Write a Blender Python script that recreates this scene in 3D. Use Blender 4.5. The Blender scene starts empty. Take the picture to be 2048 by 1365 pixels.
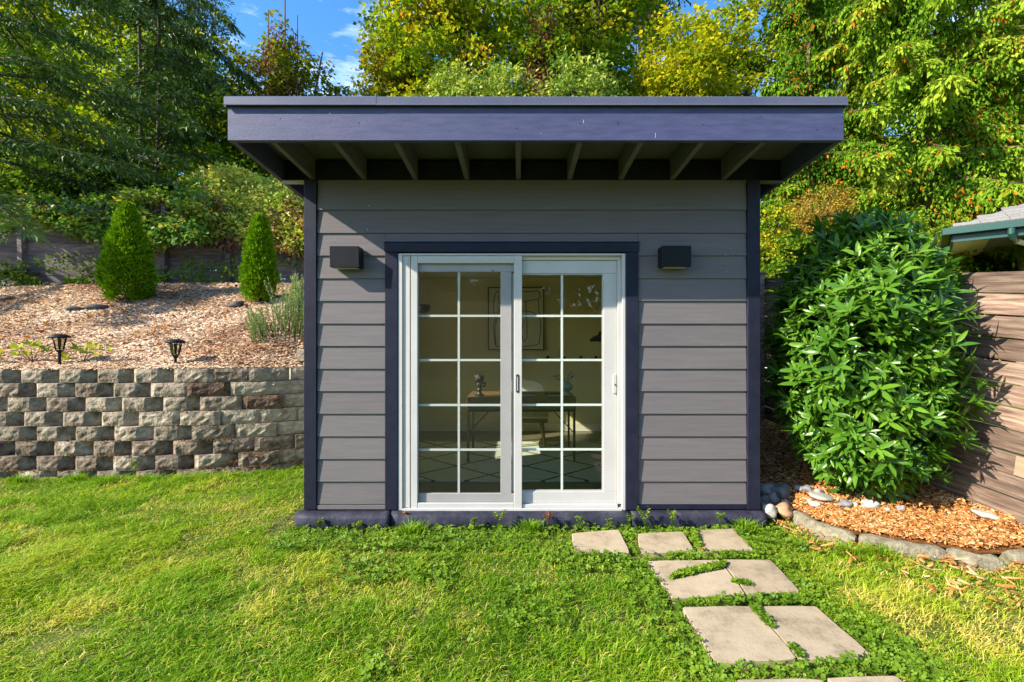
import bpy, bmesh, math, random
import numpy as np
from mathutils import Vector, Matrix, noise as mnoise

R = math.radians
SC = bpy.context.scene
COL = SC.collection
rng = np.random.default_rng(7)
random.seed(7)

# ------------------------------------------------------------------ camera
cam_d = bpy.data.cameras.new('camera')
cam = bpy.data.objects.new('camera', cam_d)
COL.objects.link(cam)
cam.location = (0, 0, 1.34)
cam.rotation_euler = (R(90), 0, 0)
cam_d.sensor_width = 36
cam_d.lens = 930 / 2048 * 36
cam_d.shift_x = -12 / 2048
cam_d.clip_end = 800
SC.camera = cam

# ------------------------------------------------------------------ light
SUN_TRAVEL = Vector((1.46, 0.64, -1.02)).normalized()
ELEV = math.asin(-SUN_TRAVEL.z)
AZ = math.atan2(-SUN_TRAVEL.x, -SUN_TRAVEL.y)
world = bpy.data.worlds.new('World')
SC.world = world
world.use_nodes = True
wn = world.node_tree
wn.nodes.clear()
w_out = wn.nodes.new('ShaderNodeOutputWorld')
w_bg = wn.nodes.new('ShaderNodeBackground')
w_sky = wn.nodes.new('ShaderNodeTexSky')
w_sky.sky_type = 'NISHITA'
w_sky.sun_disc = False
w_sky.sun_elevation = ELEV
w_sky.sun_rotation = AZ % (2 * math.pi)
w_sky.altitude = 100
w_sky.ozone_density = 2.5
w_sky.dust_density = 0.4
w_hs = wn.nodes.new('ShaderNodeHueSaturation')
w_hs.inputs['Saturation'].default_value = 1.28
w_hs.inputs['Value'].default_value = 0.78
w_tc = wn.nodes.new('ShaderNodeTexCoord')
w_map = wn.nodes.new('ShaderNodeMapping')
w_map.inputs['Scale'].default_value = (1.6, 3.0, 7.0)
w_no = wn.nodes.new('ShaderNodeTexNoise')
w_no.inputs['Scale'].default_value = 1.6
w_no.inputs['Detail'].default_value = 7
w_no.inputs['Roughness'].default_value = 0.62
w_ra = wn.nodes.new('ShaderNodeValToRGB')
w_ra.color_ramp.elements[0].position = 0.50
w_ra.color_ramp.elements[1].position = 0.78
w_ra.color_ramp.elements[1].color = (0.62, 0.62, 0.62, 1)
w_mix = wn.nodes.new('ShaderNodeMixRGB')
w_mix.inputs[2].default_value = (7.5, 8.0, 8.8, 1)
wn.links.new(w_sky.outputs[0], w_hs.inputs['Color'])
wn.links.new(w_tc.outputs['Generated'], w_map.inputs[0])
wn.links.new(w_map.outputs[0], w_no.inputs['Vector'])
wn.links.new(w_no.outputs[0], w_ra.inputs[0])
wn.links.new(w_ra.outputs[0], w_mix.inputs[0])
wn.links.new(w_hs.outputs[0], w_mix.inputs[1])
wn.links.new(w_mix.outputs[0], w_bg.inputs['Color'])
wn.links.new(w_bg.outputs[0], w_out.inputs[0])
w_bg.inputs['Strength'].default_value = 0.15

sun_d = bpy.data.lights.new('sun', 'SUN')
sun_d.energy = 3.8
sun_d.angle = R(0.53)
sun_d.color = (1.0, 0.91, 0.76)
sun = bpy.data.objects.new('sun', sun_d)
COL.objects.link(sun)
sun.rotation_euler = SUN_TRAVEL.to_track_quat('-Z', 'Y').to_euler()

SC.view_settings.view_transform = 'Standard'
SC.view_settings.look = 'None'
SC.view_settings.exposure = 1.6
SC.view_settings.gamma = 1.0
SC.view_settings.use_curve_mapping = False
SC.cycles.max_bounces = 8
SC.cycles.transparent_max_bounces = 12
SC.cycles.diffuse_bounces = 6
SC.cycles.use_denoising = True

# ------------------------------------------------------------------ materials
def _principled(name):
    m = bpy.data.materials.new(name)
    m.use_nodes = True
    nt = m.node_tree
    return m, nt, nt.nodes['Principled BSDF']

def _ramp(nt, cols, pos=None, interp='LINEAR'):
    r = nt.nodes.new('ShaderNodeValToRGB')
    r.color_ramp.interpolation = interp
    n = len(cols)
    pos = pos or [i / max(1, n - 1) for i in range(n)]
    el = r.color_ramp.elements
    while len(el) < n:
        el.new(0.5)
    for i, (c, p) in enumerate(zip(cols, pos)):
        el[i].position = p
        el[i].color = (*c, 1)
    return r

def mat_noise(name, cols, scale=8, rough=0.7, bump=0.2, bscale=40, stretch=(1, 1, 1), rnd=0.0, detail=6, pos=None,
              spec=0.4, hue=0.0, dist=0.01, metallic=0.0, world_co=False, droughness=0.6):
    """noise-mixed principled; rnd: brightness varies per object; stretch for grain"""
    m, nt, b = _principled(name)
    tc = nt.nodes.new('ShaderNodeTexCoord')
    mp = nt.nodes.new('ShaderNodeMapping')
    mp.inputs['Scale'].default_value = stretch
    if world_co:
        g = nt.nodes.new('ShaderNodeNewGeometry')
        nt.links.new(g.outputs['Position'], mp.inputs[0])
    else:
        nt.links.new(tc.outputs['Object'], mp.inputs[0])
    oi = nt.nodes.new('ShaderNodeObjectInfo')
    if not world_co:
        va = nt.nodes.new('ShaderNodeVectorMath'); va.operation = 'SCALE'
        va.inputs[0].default_value = (13.1, 7.7, 21.3)
        nt.links.new(oi.outputs['Random'], va.inputs['Scale'])
        nt.links.new(va.outputs[0], mp.inputs['Location'])
    n1 = nt.nodes.new('ShaderNodeTexNoise')
    n1.inputs['Scale'].default_value = scale
    n1.inputs['Detail'].default_value = detail
    n1.inputs['Roughness'].default_value = droughness
    nt.links.new(mp.outputs[0], n1.inputs['Vector'])
    r = _ramp(nt, cols, pos or [0.3 + 0.4 * i / max(1, len(cols) - 1) for i in range(len(cols))])
    nt.links.new(n1.outputs[0], r.inputs[0])
    col = r.outputs[0]
    if rnd or hue:
        hs = nt.nodes.new('ShaderNodeHueSaturation')
        mr = nt.nodes.new('ShaderNodeMapRange')
        mr.inputs['To Min'].default_value = 1 - rnd
        mr.inputs['To Max'].default_value = 1 + rnd
        nt.links.new(oi.outputs['Random'], mr.inputs['Value'])
        nt.links.new(mr.outputs[0], hs.inputs['Value'])
        nt.links.new(col, hs.inputs['Color'])
        col = hs.outputs[0]
    nt.links.new(col, b.inputs['Base Color'])
    b.inputs['Roughness'].default_value = rough
    b.inputs['Specular IOR Level'].default_value = spec
    b.inputs['Metallic'].default_value = metallic
    if bump:
        n2 = nt.nodes.new('ShaderNodeTexNoise')
        n2.inputs['Scale'].default_value = bscale
        n2.inputs['Detail'].default_value = 5
        nt.links.new(mp.outputs[0], n2.inputs['Vector'])
        bp = nt.nodes.new('ShaderNodeBump')
        bp.inputs['Strength'].default_value = bump
        bp.inputs['Distance'].default_value = dist
        nt.links.new(n2.outputs[0], bp.inputs['Height'])
        nt.links.new(bp.outputs[0], b.inputs['Normal'])
    return m

def mat_leaf(name, cols, pos=None, trans=0.35, gloss=0.0, rough=0.5, tscale=(1.15, 1.2, 0.6)):
    """leaf material; face attribute tint picks the leaf's own colour"""
    m = bpy.data.materials.new(name)
    m.use_nodes = True
    nt = m.node_tree
    nt.nodes.clear()
    out = nt.nodes.new('ShaderNodeOutputMaterial')
    at = nt.nodes.new('ShaderNodeAttribute'); at.attribute_name = 'tint'
    r = _ramp(nt, cols, pos)
    nt.links.new(at.outputs['Fac'], r.inputs[0])
    p = nt.nodes.new('ShaderNodeBsdfPrincipled')
    p.inputs['Roughness'].default_value = rough
    p.inputs['Specular IOR Level'].default_value = gloss
    nt.links.new(r.outputs[0], p.inputs['Base Color'])
    if trans:
        t = nt.nodes.new('ShaderNodeBsdfTranslucent')
        mu = nt.nodes.new('ShaderNodeMixRGB'); mu.blend_type = 'MULTIPLY'; mu.inputs[0].default_value = 1
        mu.inputs[2].default_value = (*tscale, 1)
        nt.links.new(r.outputs[0], mu.inputs[1])
        nt.links.new(mu.outputs[0], t.inputs['Color'])
        mx = nt.nodes.new('ShaderNodeMixShader'); mx.inputs[0].default_value = trans
        nt.links.new(p.outputs[0], mx.inputs[1]); nt.links.new(t.outputs[0], mx.inputs[2])
        nt.links.new(mx.outputs[0], out.inputs[0])
    else:
        nt.links.new(p.outputs[0], out.inputs[0])
    return m

def mat_flat(name, col, rough=0.5, spec=0.5, metallic=0):
    m, nt, b = _principled(name)
    b.inputs['Base Color'].default_value = (*col, 1)
    b.inputs['Roughness'].default_value = rough
    b.inputs['Specular IOR Level'].default_value = spec
    b.inputs['Metallic'].default_value = metallic
    return m

def mat_glass(name, tintc=(0.97, 0.985, 0.96), ior=1.45):
    m = bpy.data.materials.new(name); m.use_nodes = True
    nt = m.node_tree; nt.nodes.clear()
    out = nt.nodes.new('ShaderNodeOutputMaterial')
    tr = nt.nodes.new('ShaderNodeBsdfTransparent'); tr.inputs[0].default_value = (*tintc, 1)
    gl = nt.nodes.new('ShaderNodeBsdfGlossy'); gl.inputs['Roughness'].default_value = 0.01
    fr = nt.nodes.new('ShaderNodeFresnel'); fr.inputs[0].default_value = ior
    mx = nt.nodes.new('ShaderNodeMixShader')
    nt.links.new(fr.outputs[0], mx.inputs[0]); nt.links.new(tr.outputs[0], mx.inputs[1]); nt.links.new(gl.outputs[0], mx.inputs[2])
    nt.links.new(mx.outputs[0], out.inputs[0])
    return m

def mat_screen(name):
    m = bpy.data.materials.new(name); m.use_nodes = True
    nt = m.node_tree; nt.nodes.clear()
    out = nt.nodes.new('ShaderNodeOutputMaterial')
    tr = nt.nodes.new('ShaderNodeBsdfTransparent')
    df = nt.nodes.new('ShaderNodeBsdfDiffuse'); df.inputs[0].default_value = (0.05, 0.05, 0.045, 1)
    mx = nt.nodes.new('ShaderNodeMixShader'); mx.inputs[0].default_value = 0.16
    nt.links.new(tr.outputs[0], mx.inputs[1]); nt.links.new(df.outputs[0], mx.inputs[2])
    nt.links.new(mx.outputs[0], out.inputs[0])
    return m

MT = {}
# painted shed
MT['siding'] = mat_noise('siding_paint', [(0.1174, 0.1057, 0.1107), (0.1443, 0.1305, 0.1327)], scale=3, rough=0.62, bump=0.35, bscale=14, stretch=(1, 1, 16), rnd=0.05, dist=0.004, spec=0.25)
MT['navy'] = mat_noise('navy_trim_paint', [(0.0086, 0.0098, 0.0220), (0.0159, 0.0176, 0.0337)], scale=10, rough=0.50, bump=0.35, bscale=60, rnd=0.1, dist=0.003, spec=0.22)
MT['fascia'] = mat_noise('fascia_paint', [(0.0400, 0.0457, 0.1133), (0.0680, 0.0734, 0.1558)], scale=6, rough=0.6, bump=0.28, bscale=48, stretch=(1, 1, 6), dist=0.006)
MT['flash'] = mat_noise('roof_edge_metal', [(0.0723, 0.0782, 0.1275), (0.1020, 0.1062, 0.1530)], scale=4, rough=0.42, bump=0.1, bscale=5)
MT['rafter'] = mat_noise('rafter_paint', [(0.0848, 0.0804, 0.0882), (0.1197, 0.1127, 0.1260)], scale=5, rough=0.7, bump=0.3, bscale=30, stretch=(6, 1, 6))
MT['deck'] = mat_noise('roof_deck', [(0.0712, 0.0700, 0.0775), (0.0950, 0.0950, 0.1063)], scale=4, rough=0.8, bump=0.3)
MT['roofing'] = mat_noise('roofing', [(0.05, 0.05, 0.055), (0.08, 0.08, 0.085)], scale=40, rough=0.9, bump=0.4)
MT['slab'] = mat_noise('painted_concrete', [(0.0162, 0.0171, 0.0306), (0.0306, 0.0306, 0.0486), (0.0810, 0.0810, 0.0900)], scale=7, rough=0.6, bump=0.7, bscale=16, dist=0.012, pos=[0.35, 0.55, 0.75], spec=0.2)
MT['white'] = mat_noise('white_vinyl', [(0.4464, 0.4352, 0.4166), (0.5059, 0.4948, 0.4762)], scale=3, rough=0.4, bump=0.0)
MT['grey_vinyl'] = mat_noise('greyish_white_vinyl', [(0.3772, 0.3649, 0.3608), (0.4428, 0.4305, 0.4264)], scale=3, rough=0.45, bump=0.0)  # slightly darker copy of the white vinyl
MT['muntin'] = mat_flat('pale_grid_bars', (0.5270, 0.5780, 0.5270), 0.4)
MT['glass'] = mat_glass('window_glass')
MT['lampglass'] = mat_glass('lamp_glass', (0.85, 0.85, 0.75), 1.6)
MT['screen'] = mat_screen('insect_screen')
MT['black'] = mat_flat('black_metal', (0.012, 0.012, 0.014), 0.45)
MT['lamp_black'] = mat_noise('lamp_black', [(0.0056, 0.0064, 0.0104), (0.0096, 0.0104, 0.0152)], scale=9, rough=0.5, bump=0.1, spec=0.2)
MT['cream'] = mat_noise('cream_wall', [(0.70, 0.63, 0.32), (0.74, 0.67, 0.36)], scale=2, rough=0.85, bump=0.1)
MT['ceil'] = mat_flat('ceiling_paint', (0.75, 0.74, 0.6), 0.9)
MT['base_white'] = mat_flat('baseboard_white', (0.7, 0.68, 0.55), 0.5)
MT['floor'] = mat_noise('laminate', [(0.0900, 0.0750, 0.0525), (0.1800, 0.1425, 0.0900)], scale=6, rough=0.35, bump=0.05, stretch=(1, 8, 1), rnd=0.2)
MT['walnut'] = mat_noise('desk_wood', [(0.13, 0.075, 0.03), (0.28, 0.17, 0.07)], scale=5, rough=0.4, bump=0.1, stretch=(1, 8, 8))
MT['fabric'] = mat_noise('cream_fabric', [(0.45, 0.42, 0.34), (0.55, 0.52, 0.42)], scale=30, rough=0.9, bump=0.3, bscale=200)
MT['ceramic'] = mat_noise('green_ceramic', [(0.20, 0.30, 0.24), (0.30, 0.40, 0.32)], scale=12, rough=0.3, bump=0.1)
MT['clay'] = mat_flat('dark_clay', (0.02, 0.018, 0.018), 0.5)
MT['paper'] = mat_flat('picture_paper', (0.72, 0.68, 0.48), 0.8)
# fences
MT['fence_grey'] = mat_noise('weathered_fence', [(0.0702, 0.0533, 0.0547), (0.1404, 0.1088, 0.1083), (0.2340, 0.1887, 0.1824)], scale=3.5, rough=0.85, bump=0.5, bscale=18, stretch=(2, 6, 11), rnd=0.28, dist=0.006)
MT['fence_brown'] = mat_noise('brown_fence', [(0.0590, 0.0374, 0.0281), (0.1868, 0.1197, 0.0864), (0.3540, 0.2602, 0.1944)], scale=3.2, rough=0.8, bump=0.6, bscale=18, stretch=(2.2, 5, 14), rnd=0.38, dist=0.006, pos=[0.28, 0.5, 0.72])
MT['fence_new'] = mat_noise('pale_fence_board', [(0.27, 0.18, 0.11), (0.36, 0.25, 0.165)], scale=2.6, rough=0.8, bump=0.4, bscale=18, stretch=(1, 5, 9))
# stone
MT['block'] = mat_noise('split_block', [(0.0902, 0.0695, 0.0466), (0.2444, 0.1989, 0.1454), (0.4463, 0.3674, 0.2762)], scale=11, rough=0.95, bump=1.0, bscale=34, rnd=0.22, dist=0.016, pos=[0.3, 0.5, 0.72], spec=0.15)
MT['block_pale'] = mat_noise('pale_block', [(0.1514, 0.1258, 0.0898), (0.2744, 0.2337, 0.1714), (0.3974, 0.3416, 0.2530)], scale=11, rough=0.95, bump=0.9, bscale=34, rnd=0.12, dist=0.014, pos=[0.3, 0.5, 0.72], spec=0.15)
MT['block_brown'] = mat_noise('brown_block', [(0.035, 0.022, 0.015), (0.12, 0.075, 0.05), (0.20, 0.14, 0.10)], scale=16, rough=0.95, bump=1.0, bscale=40, dist=0.016, spec=0.15)
MT['block_mossy'] = mat_noise('soiled_block', [(0.0690, 0.0448, 0.0275), (0.1840, 0.1400, 0.1045), (0.3105, 0.2632, 0.2090)], scale=12, rough=0.95, bump=1.0, bscale=34, rnd=0.2, dist=0.016, pos=[0.32, 0.52, 0.75], spec=0.15)
MT['moss'] = mat_noise('moss_dirt', [(0.09, 0.035, 0.01), (0.20, 0.09, 0.02), (0.12, 0.12, 0.02)], scale=30, rough=1, bump=0.8, bscale=80)
MT['paver'] = mat_noise('paver_concrete', [(0.1620, 0.1242, 0.0770), (0.3461, 0.2767, 0.1868), (0.4231, 0.3493, 0.2463)], scale=5, rough=0.95, bump=0.6, bscale=90, rnd=0.06, dist=0.004, pos=[0.3, 0.5, 0.72], spec=0.2, detail=12, droughness=0.75)
MT['curb'] = mat_noise('curb_concrete', [(0.1088, 0.0941, 0.0603), (0.1984, 0.1787, 0.1234), (0.2688, 0.2446, 0.1732)], scale=26, rough=0.95, bump=1.0, bscale=60, rnd=0.08, dist=0.01, spec=0.2, detail=9)
MT['stone_grey'] = mat_noise('grey_stone', [(0.16, 0.155, 0.165), (0.26, 0.25, 0.26)], scale=7, rough=0.65, bump=0.3, rnd=0.25)
MT['stone_white'] = mat_noise('pale_stone', [(0.2856, 0.2856, 0.2448), (0.3944, 0.3808, 0.3264)], scale=7, rough=0.65, bump=0.3, rnd=0.15)
MT['stone_tan'] = mat_noise('tan_stone', [(0.32, 0.18, 0.09), (0.46, 0.28, 0.16)], scale=7, rough=0.65, bump=0.3)
MT['rock_dark'] = mat_noise('dark_rock', [(0.05, 0.045, 0.04), (0.12, 0.11, 0.10)], scale=9, rough=0.9, bump=0.8)
# soil and ground
MT['lawn'] = mat_noise('lawn_soil', [(0.0550, 0.0935, 0.0132), (0.0935, 0.1320, 0.0220), (0.1870, 0.1650, 0.0660)], scale=2.2, rough=1, bump=0.8, bscale=60, world_co=True, dist=0.02, spec=0.0, detail=10, droughness=0.7)
MT['mulch'] = mat_noise('mulch_ground', [(0.14, 0.08, 0.045), (0.30, 0.20, 0.13), (0.46, 0.36, 0.27)], scale=26, rough=1, bump=1.0, bscale=70, world_co=True, dist=0.02, spec=0.0, detail=8, droughness=0.75)
MT['bark'] = mat_noise('bark_ground', [(0.05, 0.022, 0.010), (0.14, 0.06, 0.022), (0.26, 0.12, 0.04)], scale=26, rough=1, bump=1.0, bscale=60, world_co=True, dist=0.02, spec=0.0)
MT['forest'] = mat_noise('forest_floor', [(0.015, 0.02, 0.008), (0.04, 0.045, 0.015)], scale=1.2, rough=1, bump=0.5, bscale=5, world_co=True, spec=0.0)
MT['trunk'] = mat_noise('bark', [(0.035, 0.026, 0.018), (0.10, 0.075, 0.05)], scale=9, rough=0.95, bump=0.8, bscale=20, stretch=(1, 1, 0.25), dist=0.03)
MT['trunk_red'] = mat_noise('red_bark', [(0.07, 0.035, 0.022), (0.17, 0.09, 0.055)], scale=9, rough=0.95, bump=0.8, bscale=20, stretch=(1, 1, 0.2), dist=0.03)
# chips
MT['chip'] = mat_leaf('wood_chip', [(0.1235, 0.0585, 0.0328), (0.3230, 0.1800, 0.1025), (0.5510, 0.3780, 0.2378), (0.7410, 0.5940, 0.4346)], [0.0, 0.3, 0.6, 1.0], trans=0, rough=0.9)
MT['bark_chip'] = mat_leaf('bark_chip', [(0.1159, 0.0444, 0.0175), (0.3284, 0.1281, 0.0351), (0.5023, 0.2365, 0.0702), (0.5989, 0.4140, 0.2340)], [0.0, 0.35, 0.7, 1.0], trans=0, rough=0.8)
# foliage
MT['maple'] = mat_leaf('maple_leaf', [(0.067, 0.138, 0.011), (0.149, 0.248, 0.014), (0.327, 0.394, 0.016), (0.594, 0.496, 0.027), (0.624, 0.292, 0.041)], [0, 0.3, 0.6, 0.88, 1.0], trans=0.42)
MT['maple_gold'] = mat_leaf('gold_leaf', [(0.130, 0.205, 0.013), (0.312, 0.355, 0.016), (0.546, 0.491, 0.019), (0.650, 0.464, 0.026)], [0, 0.35, 0.75, 1.0], trans=0.42)
MT['olive'] = mat_leaf('olive_leaf', [(0.054, 0.085, 0.011), (0.139, 0.178, 0.014), (0.310, 0.296, 0.027), (0.497, 0.342, 0.041)], [0, 0.4, 0.8, 1.0], trans=0.35)
MT['green'] = mat_leaf('green_leaf', [(0.035, 0.081, 0.011), (0.088, 0.179, 0.013), (0.216, 0.308, 0.018), (0.548, 0.422, 0.026)], [0, 0.4, 0.85, 1.0], trans=0.35)
MT['darkgreen'] = mat_leaf('dark_leaf', [(0.024, 0.051, 0.010), (0.062, 0.117, 0.014), (0.143, 0.235, 0.020)], trans=0.3)
MT['vine'] = mat_leaf('vine_leaf', [(0.075, 0.161, 0.020), (0.178, 0.292, 0.041), (0.446, 0.496, 0.081), (0.713, 0.583, 0.135)], [0, 0.35, 0.72, 1.0], trans=0.35, gloss=0.3)
MT['vine_dark'] = mat_leaf('bramble_leaf', [(0.051, 0.116, 0.024), (0.101, 0.215, 0.036), (0.223, 0.330, 0.042), (0.729, 0.495, 0.060)], [0, 0.4, 0.8, 1.0], trans=0.35, gloss=0.3)
MT['deadleaf'] = mat_leaf('dead_leaf', [(0.07, 0.035, 0.02), (0.18, 0.08, 0.04), (0.30, 0.16, 0.08)], trans=0.2)
MT['gold_shrub'] = mat_leaf('gold_shrub_leaf', [(0.130, 0.098, 0.019), (0.312, 0.208, 0.033), (0.494, 0.312, 0.052), (0.260, 0.260, 0.026)], trans=0.3)
MT['fir'] = mat_leaf('fir_needle', [(0.0287, 0.0655, 0.0166), (0.0621, 0.1276, 0.0295), (0.1552, 0.2288, 0.0410)], trans=0.1, gloss=0.2)
MT['cedar'] = mat_leaf('cedar_spray', [(0.0328, 0.1049, 0.0100), (0.0932, 0.2116, 0.0150), (0.2092, 0.3358, 0.0220), (0.3310, 0.3974, 0.0370), (0.5292, 0.1619, 0.0190)], [0, 0.3, 0.65, 0.9, 0.97], trans=0.3)
MT['arbor'] = mat_leaf('arborvitae_spray', [(0.055, 0.13, 0.006), (0.13, 0.26, 0.008), (0.27, 0.42, 0.014)], trans=0.25)
MT['laurel'] = mat_leaf('laurel_leaf', [(0.0283, 0.0868, 0.0093), (0.0624, 0.1661, 0.0127), (0.1433, 0.2882, 0.0185), (0.4483, 0.4906, 0.0455)], [0, 0.4, 0.88, 1.0], trans=0.24, gloss=0.4, rough=0.33)
MT['rosemary'] = mat_leaf('rosemary_leaf', [(0.086, 0.157, 0.045), (0.207, 0.297, 0.098), (0.414, 0.495, 0.210)], trans=0.2)
MT['grass'] = mat_leaf('grass_blade', [(0.0659, 0.1716, 0.0060), (0.1393, 0.2816, 0.0090), (0.2635, 0.4015, 0.0130), (0.4450, 0.4609, 0.0400), (0.7571, 0.5643, 0.1920)], [0, 0.28, 0.55, 0.75, 1.0], trans=0.35, gloss=0.15)
MT['clover'] = mat_leaf('clover_leaf', [(0.061, 0.135, 0.007), (0.132, 0.235, 0.013), (0.264, 0.360, 0.023)], trans=0.3, gloss=0.2)
MT['yplant'] = mat_leaf('yellow_green_leaf', [(0.10, 0.22, 0.02), (0.36, 0.42, 0.03), (0.52, 0.48, 0.05)], trans=0.35, gloss=0.2)
# neighbour
MT['shingle'] = mat_noise('grey_shingle', [(0.15, 0.14, 0.13), (0.26, 0.25, 0.23)], scale=30, rough=0.95, bump=0.5, rnd=0.12)
MT['gutter'] = mat_flat('green_gutter', (0.0175, 0.0650, 0.0525), 0.4)
MT['house'] = mat_noise('cream_render', [(0.55, 0.46, 0.32), (0.62, 0.53, 0.38)], scale=3, rough=0.8, bump=0.1)

# ------------------------------------------------------------------ object helpers
def tag(o, label=None, cat=None, group=None, kind=None):
    if label: o['label'] = label
    if cat: o['category'] = cat
    if group: o['group'] = group
    if kind: o['kind'] = kind
    return o

WLOC = {}
def empty(name, loc, label=None, cat=None, group=None, parent=None):
    o = bpy.data.objects.new(name, None)
    COL.objects.link(o)
    o.empty_display_size = 0.1
    wl = Vector(loc)
    if parent is not None:
        o.parent = parent
        o.location = wl - WLOC[parent.name]
    else:
        o.location = wl
    WLOC[o.name] = wl
    return tag(o, label, cat, group)

def link(name, me, mat=None, parent=None, loc=None, rot=None, scale=None):
    """loc is in world space"""
    o = bpy.data.objects.new(name, me)
    COL.objects.link(o)
    if mat is not None and not me.materials:
        me.materials.append(mat)
    wl = Vector(loc) if loc is not None else Vector((0, 0, 0))
    if parent is not None:
        o.parent = parent
        o.location = wl - WLOC[parent.name]
    else:
        o.location = wl
    WLOC[o.name] = wl
    if rot is not None: o.rotation_euler = rot
    if scale is not None: o.scale = scale
    return o

class MB:
    def __init__(self):
        self.v, self.f = [], []
    def add(self, vs, fs):
        n = len(self.v)
        self.v += [tuple(p) for p in vs]
        self.f += [tuple(i + n for i in f) for f in fs]
        return self
    def box(self, x0, x1, y0, y1, z0, z1):
        vs = [(x0, y0, z0), (x1, y0, z0), (x1, y1, z0), (x0, y1, z0), (x0, y0, z1), (x1, y0, z1), (x1, y1, z1), (x0, y1, z1)]
        return self.add(vs, [(0, 3, 2, 1), (4, 5, 6, 7), (0, 1, 5, 4), (1, 2, 6, 5), (2, 3, 7, 6), (3, 0, 4, 7)])
    def hexa(self, a, b):
        """a: 4 bottom pts ccw, b: 4 top pts"""
        return self.add(list(a) + list(b), [(0, 3, 2, 1), (4, 5, 6, 7), (0, 1, 5, 4), (1, 2, 6, 5), (2, 3, 7, 6), (3, 0, 4, 7)])
    def prism(self, poly, z0, z1):
        n = len(poly)
        vs = [(x, y, z0) for x, y in poly] + [(x, y, z1) for x, y in poly]
        fs = [tuple(range(n - 1, -1, -1)), tuple(range(n, 2 * n))] + [(i, (i + 1) % n, n + (i + 1) % n, n + i) for i in range(n)]
        return self.add(vs, fs)
    def extr_x(self, prof, x0, x1):
        """profile list of (y,z), extruded in x"""
        n = len(prof)
        vs = [(x0, y, z) for y, z in prof] + [(x1, y, z) for y, z in prof]
        fs = [tuple(range(n)), tuple(range(2 * n - 1, n - 1, -1))] + [(i, n + i, n + (i + 1) % n, (i + 1) % n) for i in range(n)]
        return self.add(vs, fs)
    def tube(self, pts, rad, n=6):
        pts = [Vector(p) for p in pts]
        if not hasattr(rad, '__len__'): rad = [rad] * len(pts)
        rings, prev = [], None
        for i, p in enumerate(pts):
            d = (pts[min(i + 1, len(pts) - 1)] - pts[max(i - 1, 0)]).normalized()
            if prev is None:
                a = d.orthogonal().normalized()
            else:
                a = (prev - d * prev.dot(d)).normalized()
            prev = a
            b = d.cross(a)
            rings.append([p + (a * math.cos(2 * math.pi * k / n) + b * math.sin(2 * math.pi * k / n)) * rad[i] for k in range(n)])
        vs = [q for r in rings for q in r]
        fs = []
        for i in range(len(pts) - 1):
            for k in range(n):
                fs.append((i * n + k, i * n + (k + 1) % n, (i + 1) * n + (k + 1) % n, (i + 1) * n + k))
        fs.append(tuple(range(n - 1, -1, -1)))
        fs.append(tuple((len(pts) - 1) * n + k for k in range(n)))
        return self.add(vs, fs)
    def lathe(self, prof, n=16, c=(0, 0, 0)):
        vs = []
        for r, z in prof:
            for k in range(n):
                a = 2 * math.pi * k / n
                vs.append((c[0] + r * math.cos(a), c[1] + r * math.sin(a), c[2] + z))
        fs = []
        m = len(prof)
        for i in range(m - 1):
            for k in range(n):
                fs.append((i * n + k, i * n + (k + 1) % n, (i + 1) * n + (k + 1) % n, (i + 1) * n + k))
        fs.append(tuple(range(n - 1, -1, -1)))
        fs.append(tuple((m - 1) * n + k for k in range(n)))
        return self.add(vs, fs)
    def mesh(self, name, bevel=0, seg=1, smooth=False):
        me = bpy.data.meshes.new(name)
        me.from_pydata(self.v, [], self.f)
        if bevel:
            bm = bmesh.new(); bm.from_mesh(me)
            bmesh.ops.bevel(bm, geom=bm.edges[:], offset=bevel, segments=seg, affect='EDGES', profile=0.6)
            bm.to_mesh(me); bm.free()
        if smooth:
            me.polygons.foreach_set('use_smooth', [True] * len(me.polygons))
        me.update()
        return me
    def build(self, name, mat, parent=None, origin=None, bevel=0, seg=1, smooth=False):
        """verts are world coords; object sits at origin (default: the parent's place)"""
        if origin is None:
            origin = WLOC[parent.name] if parent is not None else Vector((0, 0, 0))
        origin = Vector(origin)
        self.v = [(x - origin.x, y - origin.y, z - origin.z) for x, y, z in self.v]
        return link(name, self.mesh(name, bevel, seg, smooth), mat, parent, origin)

def box(name, mat, parent, x0, x1, y0, y1, z0, z1, bevel=0.002, seg=1):
    c = ((x0 + x1) / 2, (y0 + y1) / 2, (z0 + z1) / 2)
    return MB().box(x0, x1, y0, y1, z0, z1).build(name, mat, parent, c, bevel, seg)

def tri_mesh(name, V, F, mat, parent=None, tint=None, smooth=False, origin=None):
    """V (n,3) world coords, F (m,3)"""
    V = np.asarray(V, np.float32)
    if origin is None:
        origin = WLOC[parent.name] if parent is not None else Vector((0, 0, 0))
    V = V - np.array(origin, np.float32)
    F = np.asarray(F, np.int32)
    me = bpy.data.meshes.new(name)
    me.vertices.add(len(V)); me.vertices.foreach_set('co', V.ravel())
    me.loops.add(F.size); me.loops.foreach_set('vertex_index', F.ravel())
    me.polygons.add(len(F))
    me.polygons.foreach_set('loop_start', np.arange(0, F.size, F.shape[1], dtype=np.int32))
    if smooth: me.polygons.foreach_set('use_smooth', np.ones(len(F), bool))
    me.update(calc_edges=True)
    if tint is not None:
        a = me.attributes.new('tint', 'FLOAT', 'FACE')
        a.data.foreach_set('value', np.asarray(tint, np.float32))
    return link(name, me, mat, parent, origin)

def nrm(a):
    return a / np.maximum(1e-9, np.linalg.norm(a, axis=1, keepdims=True))

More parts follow.
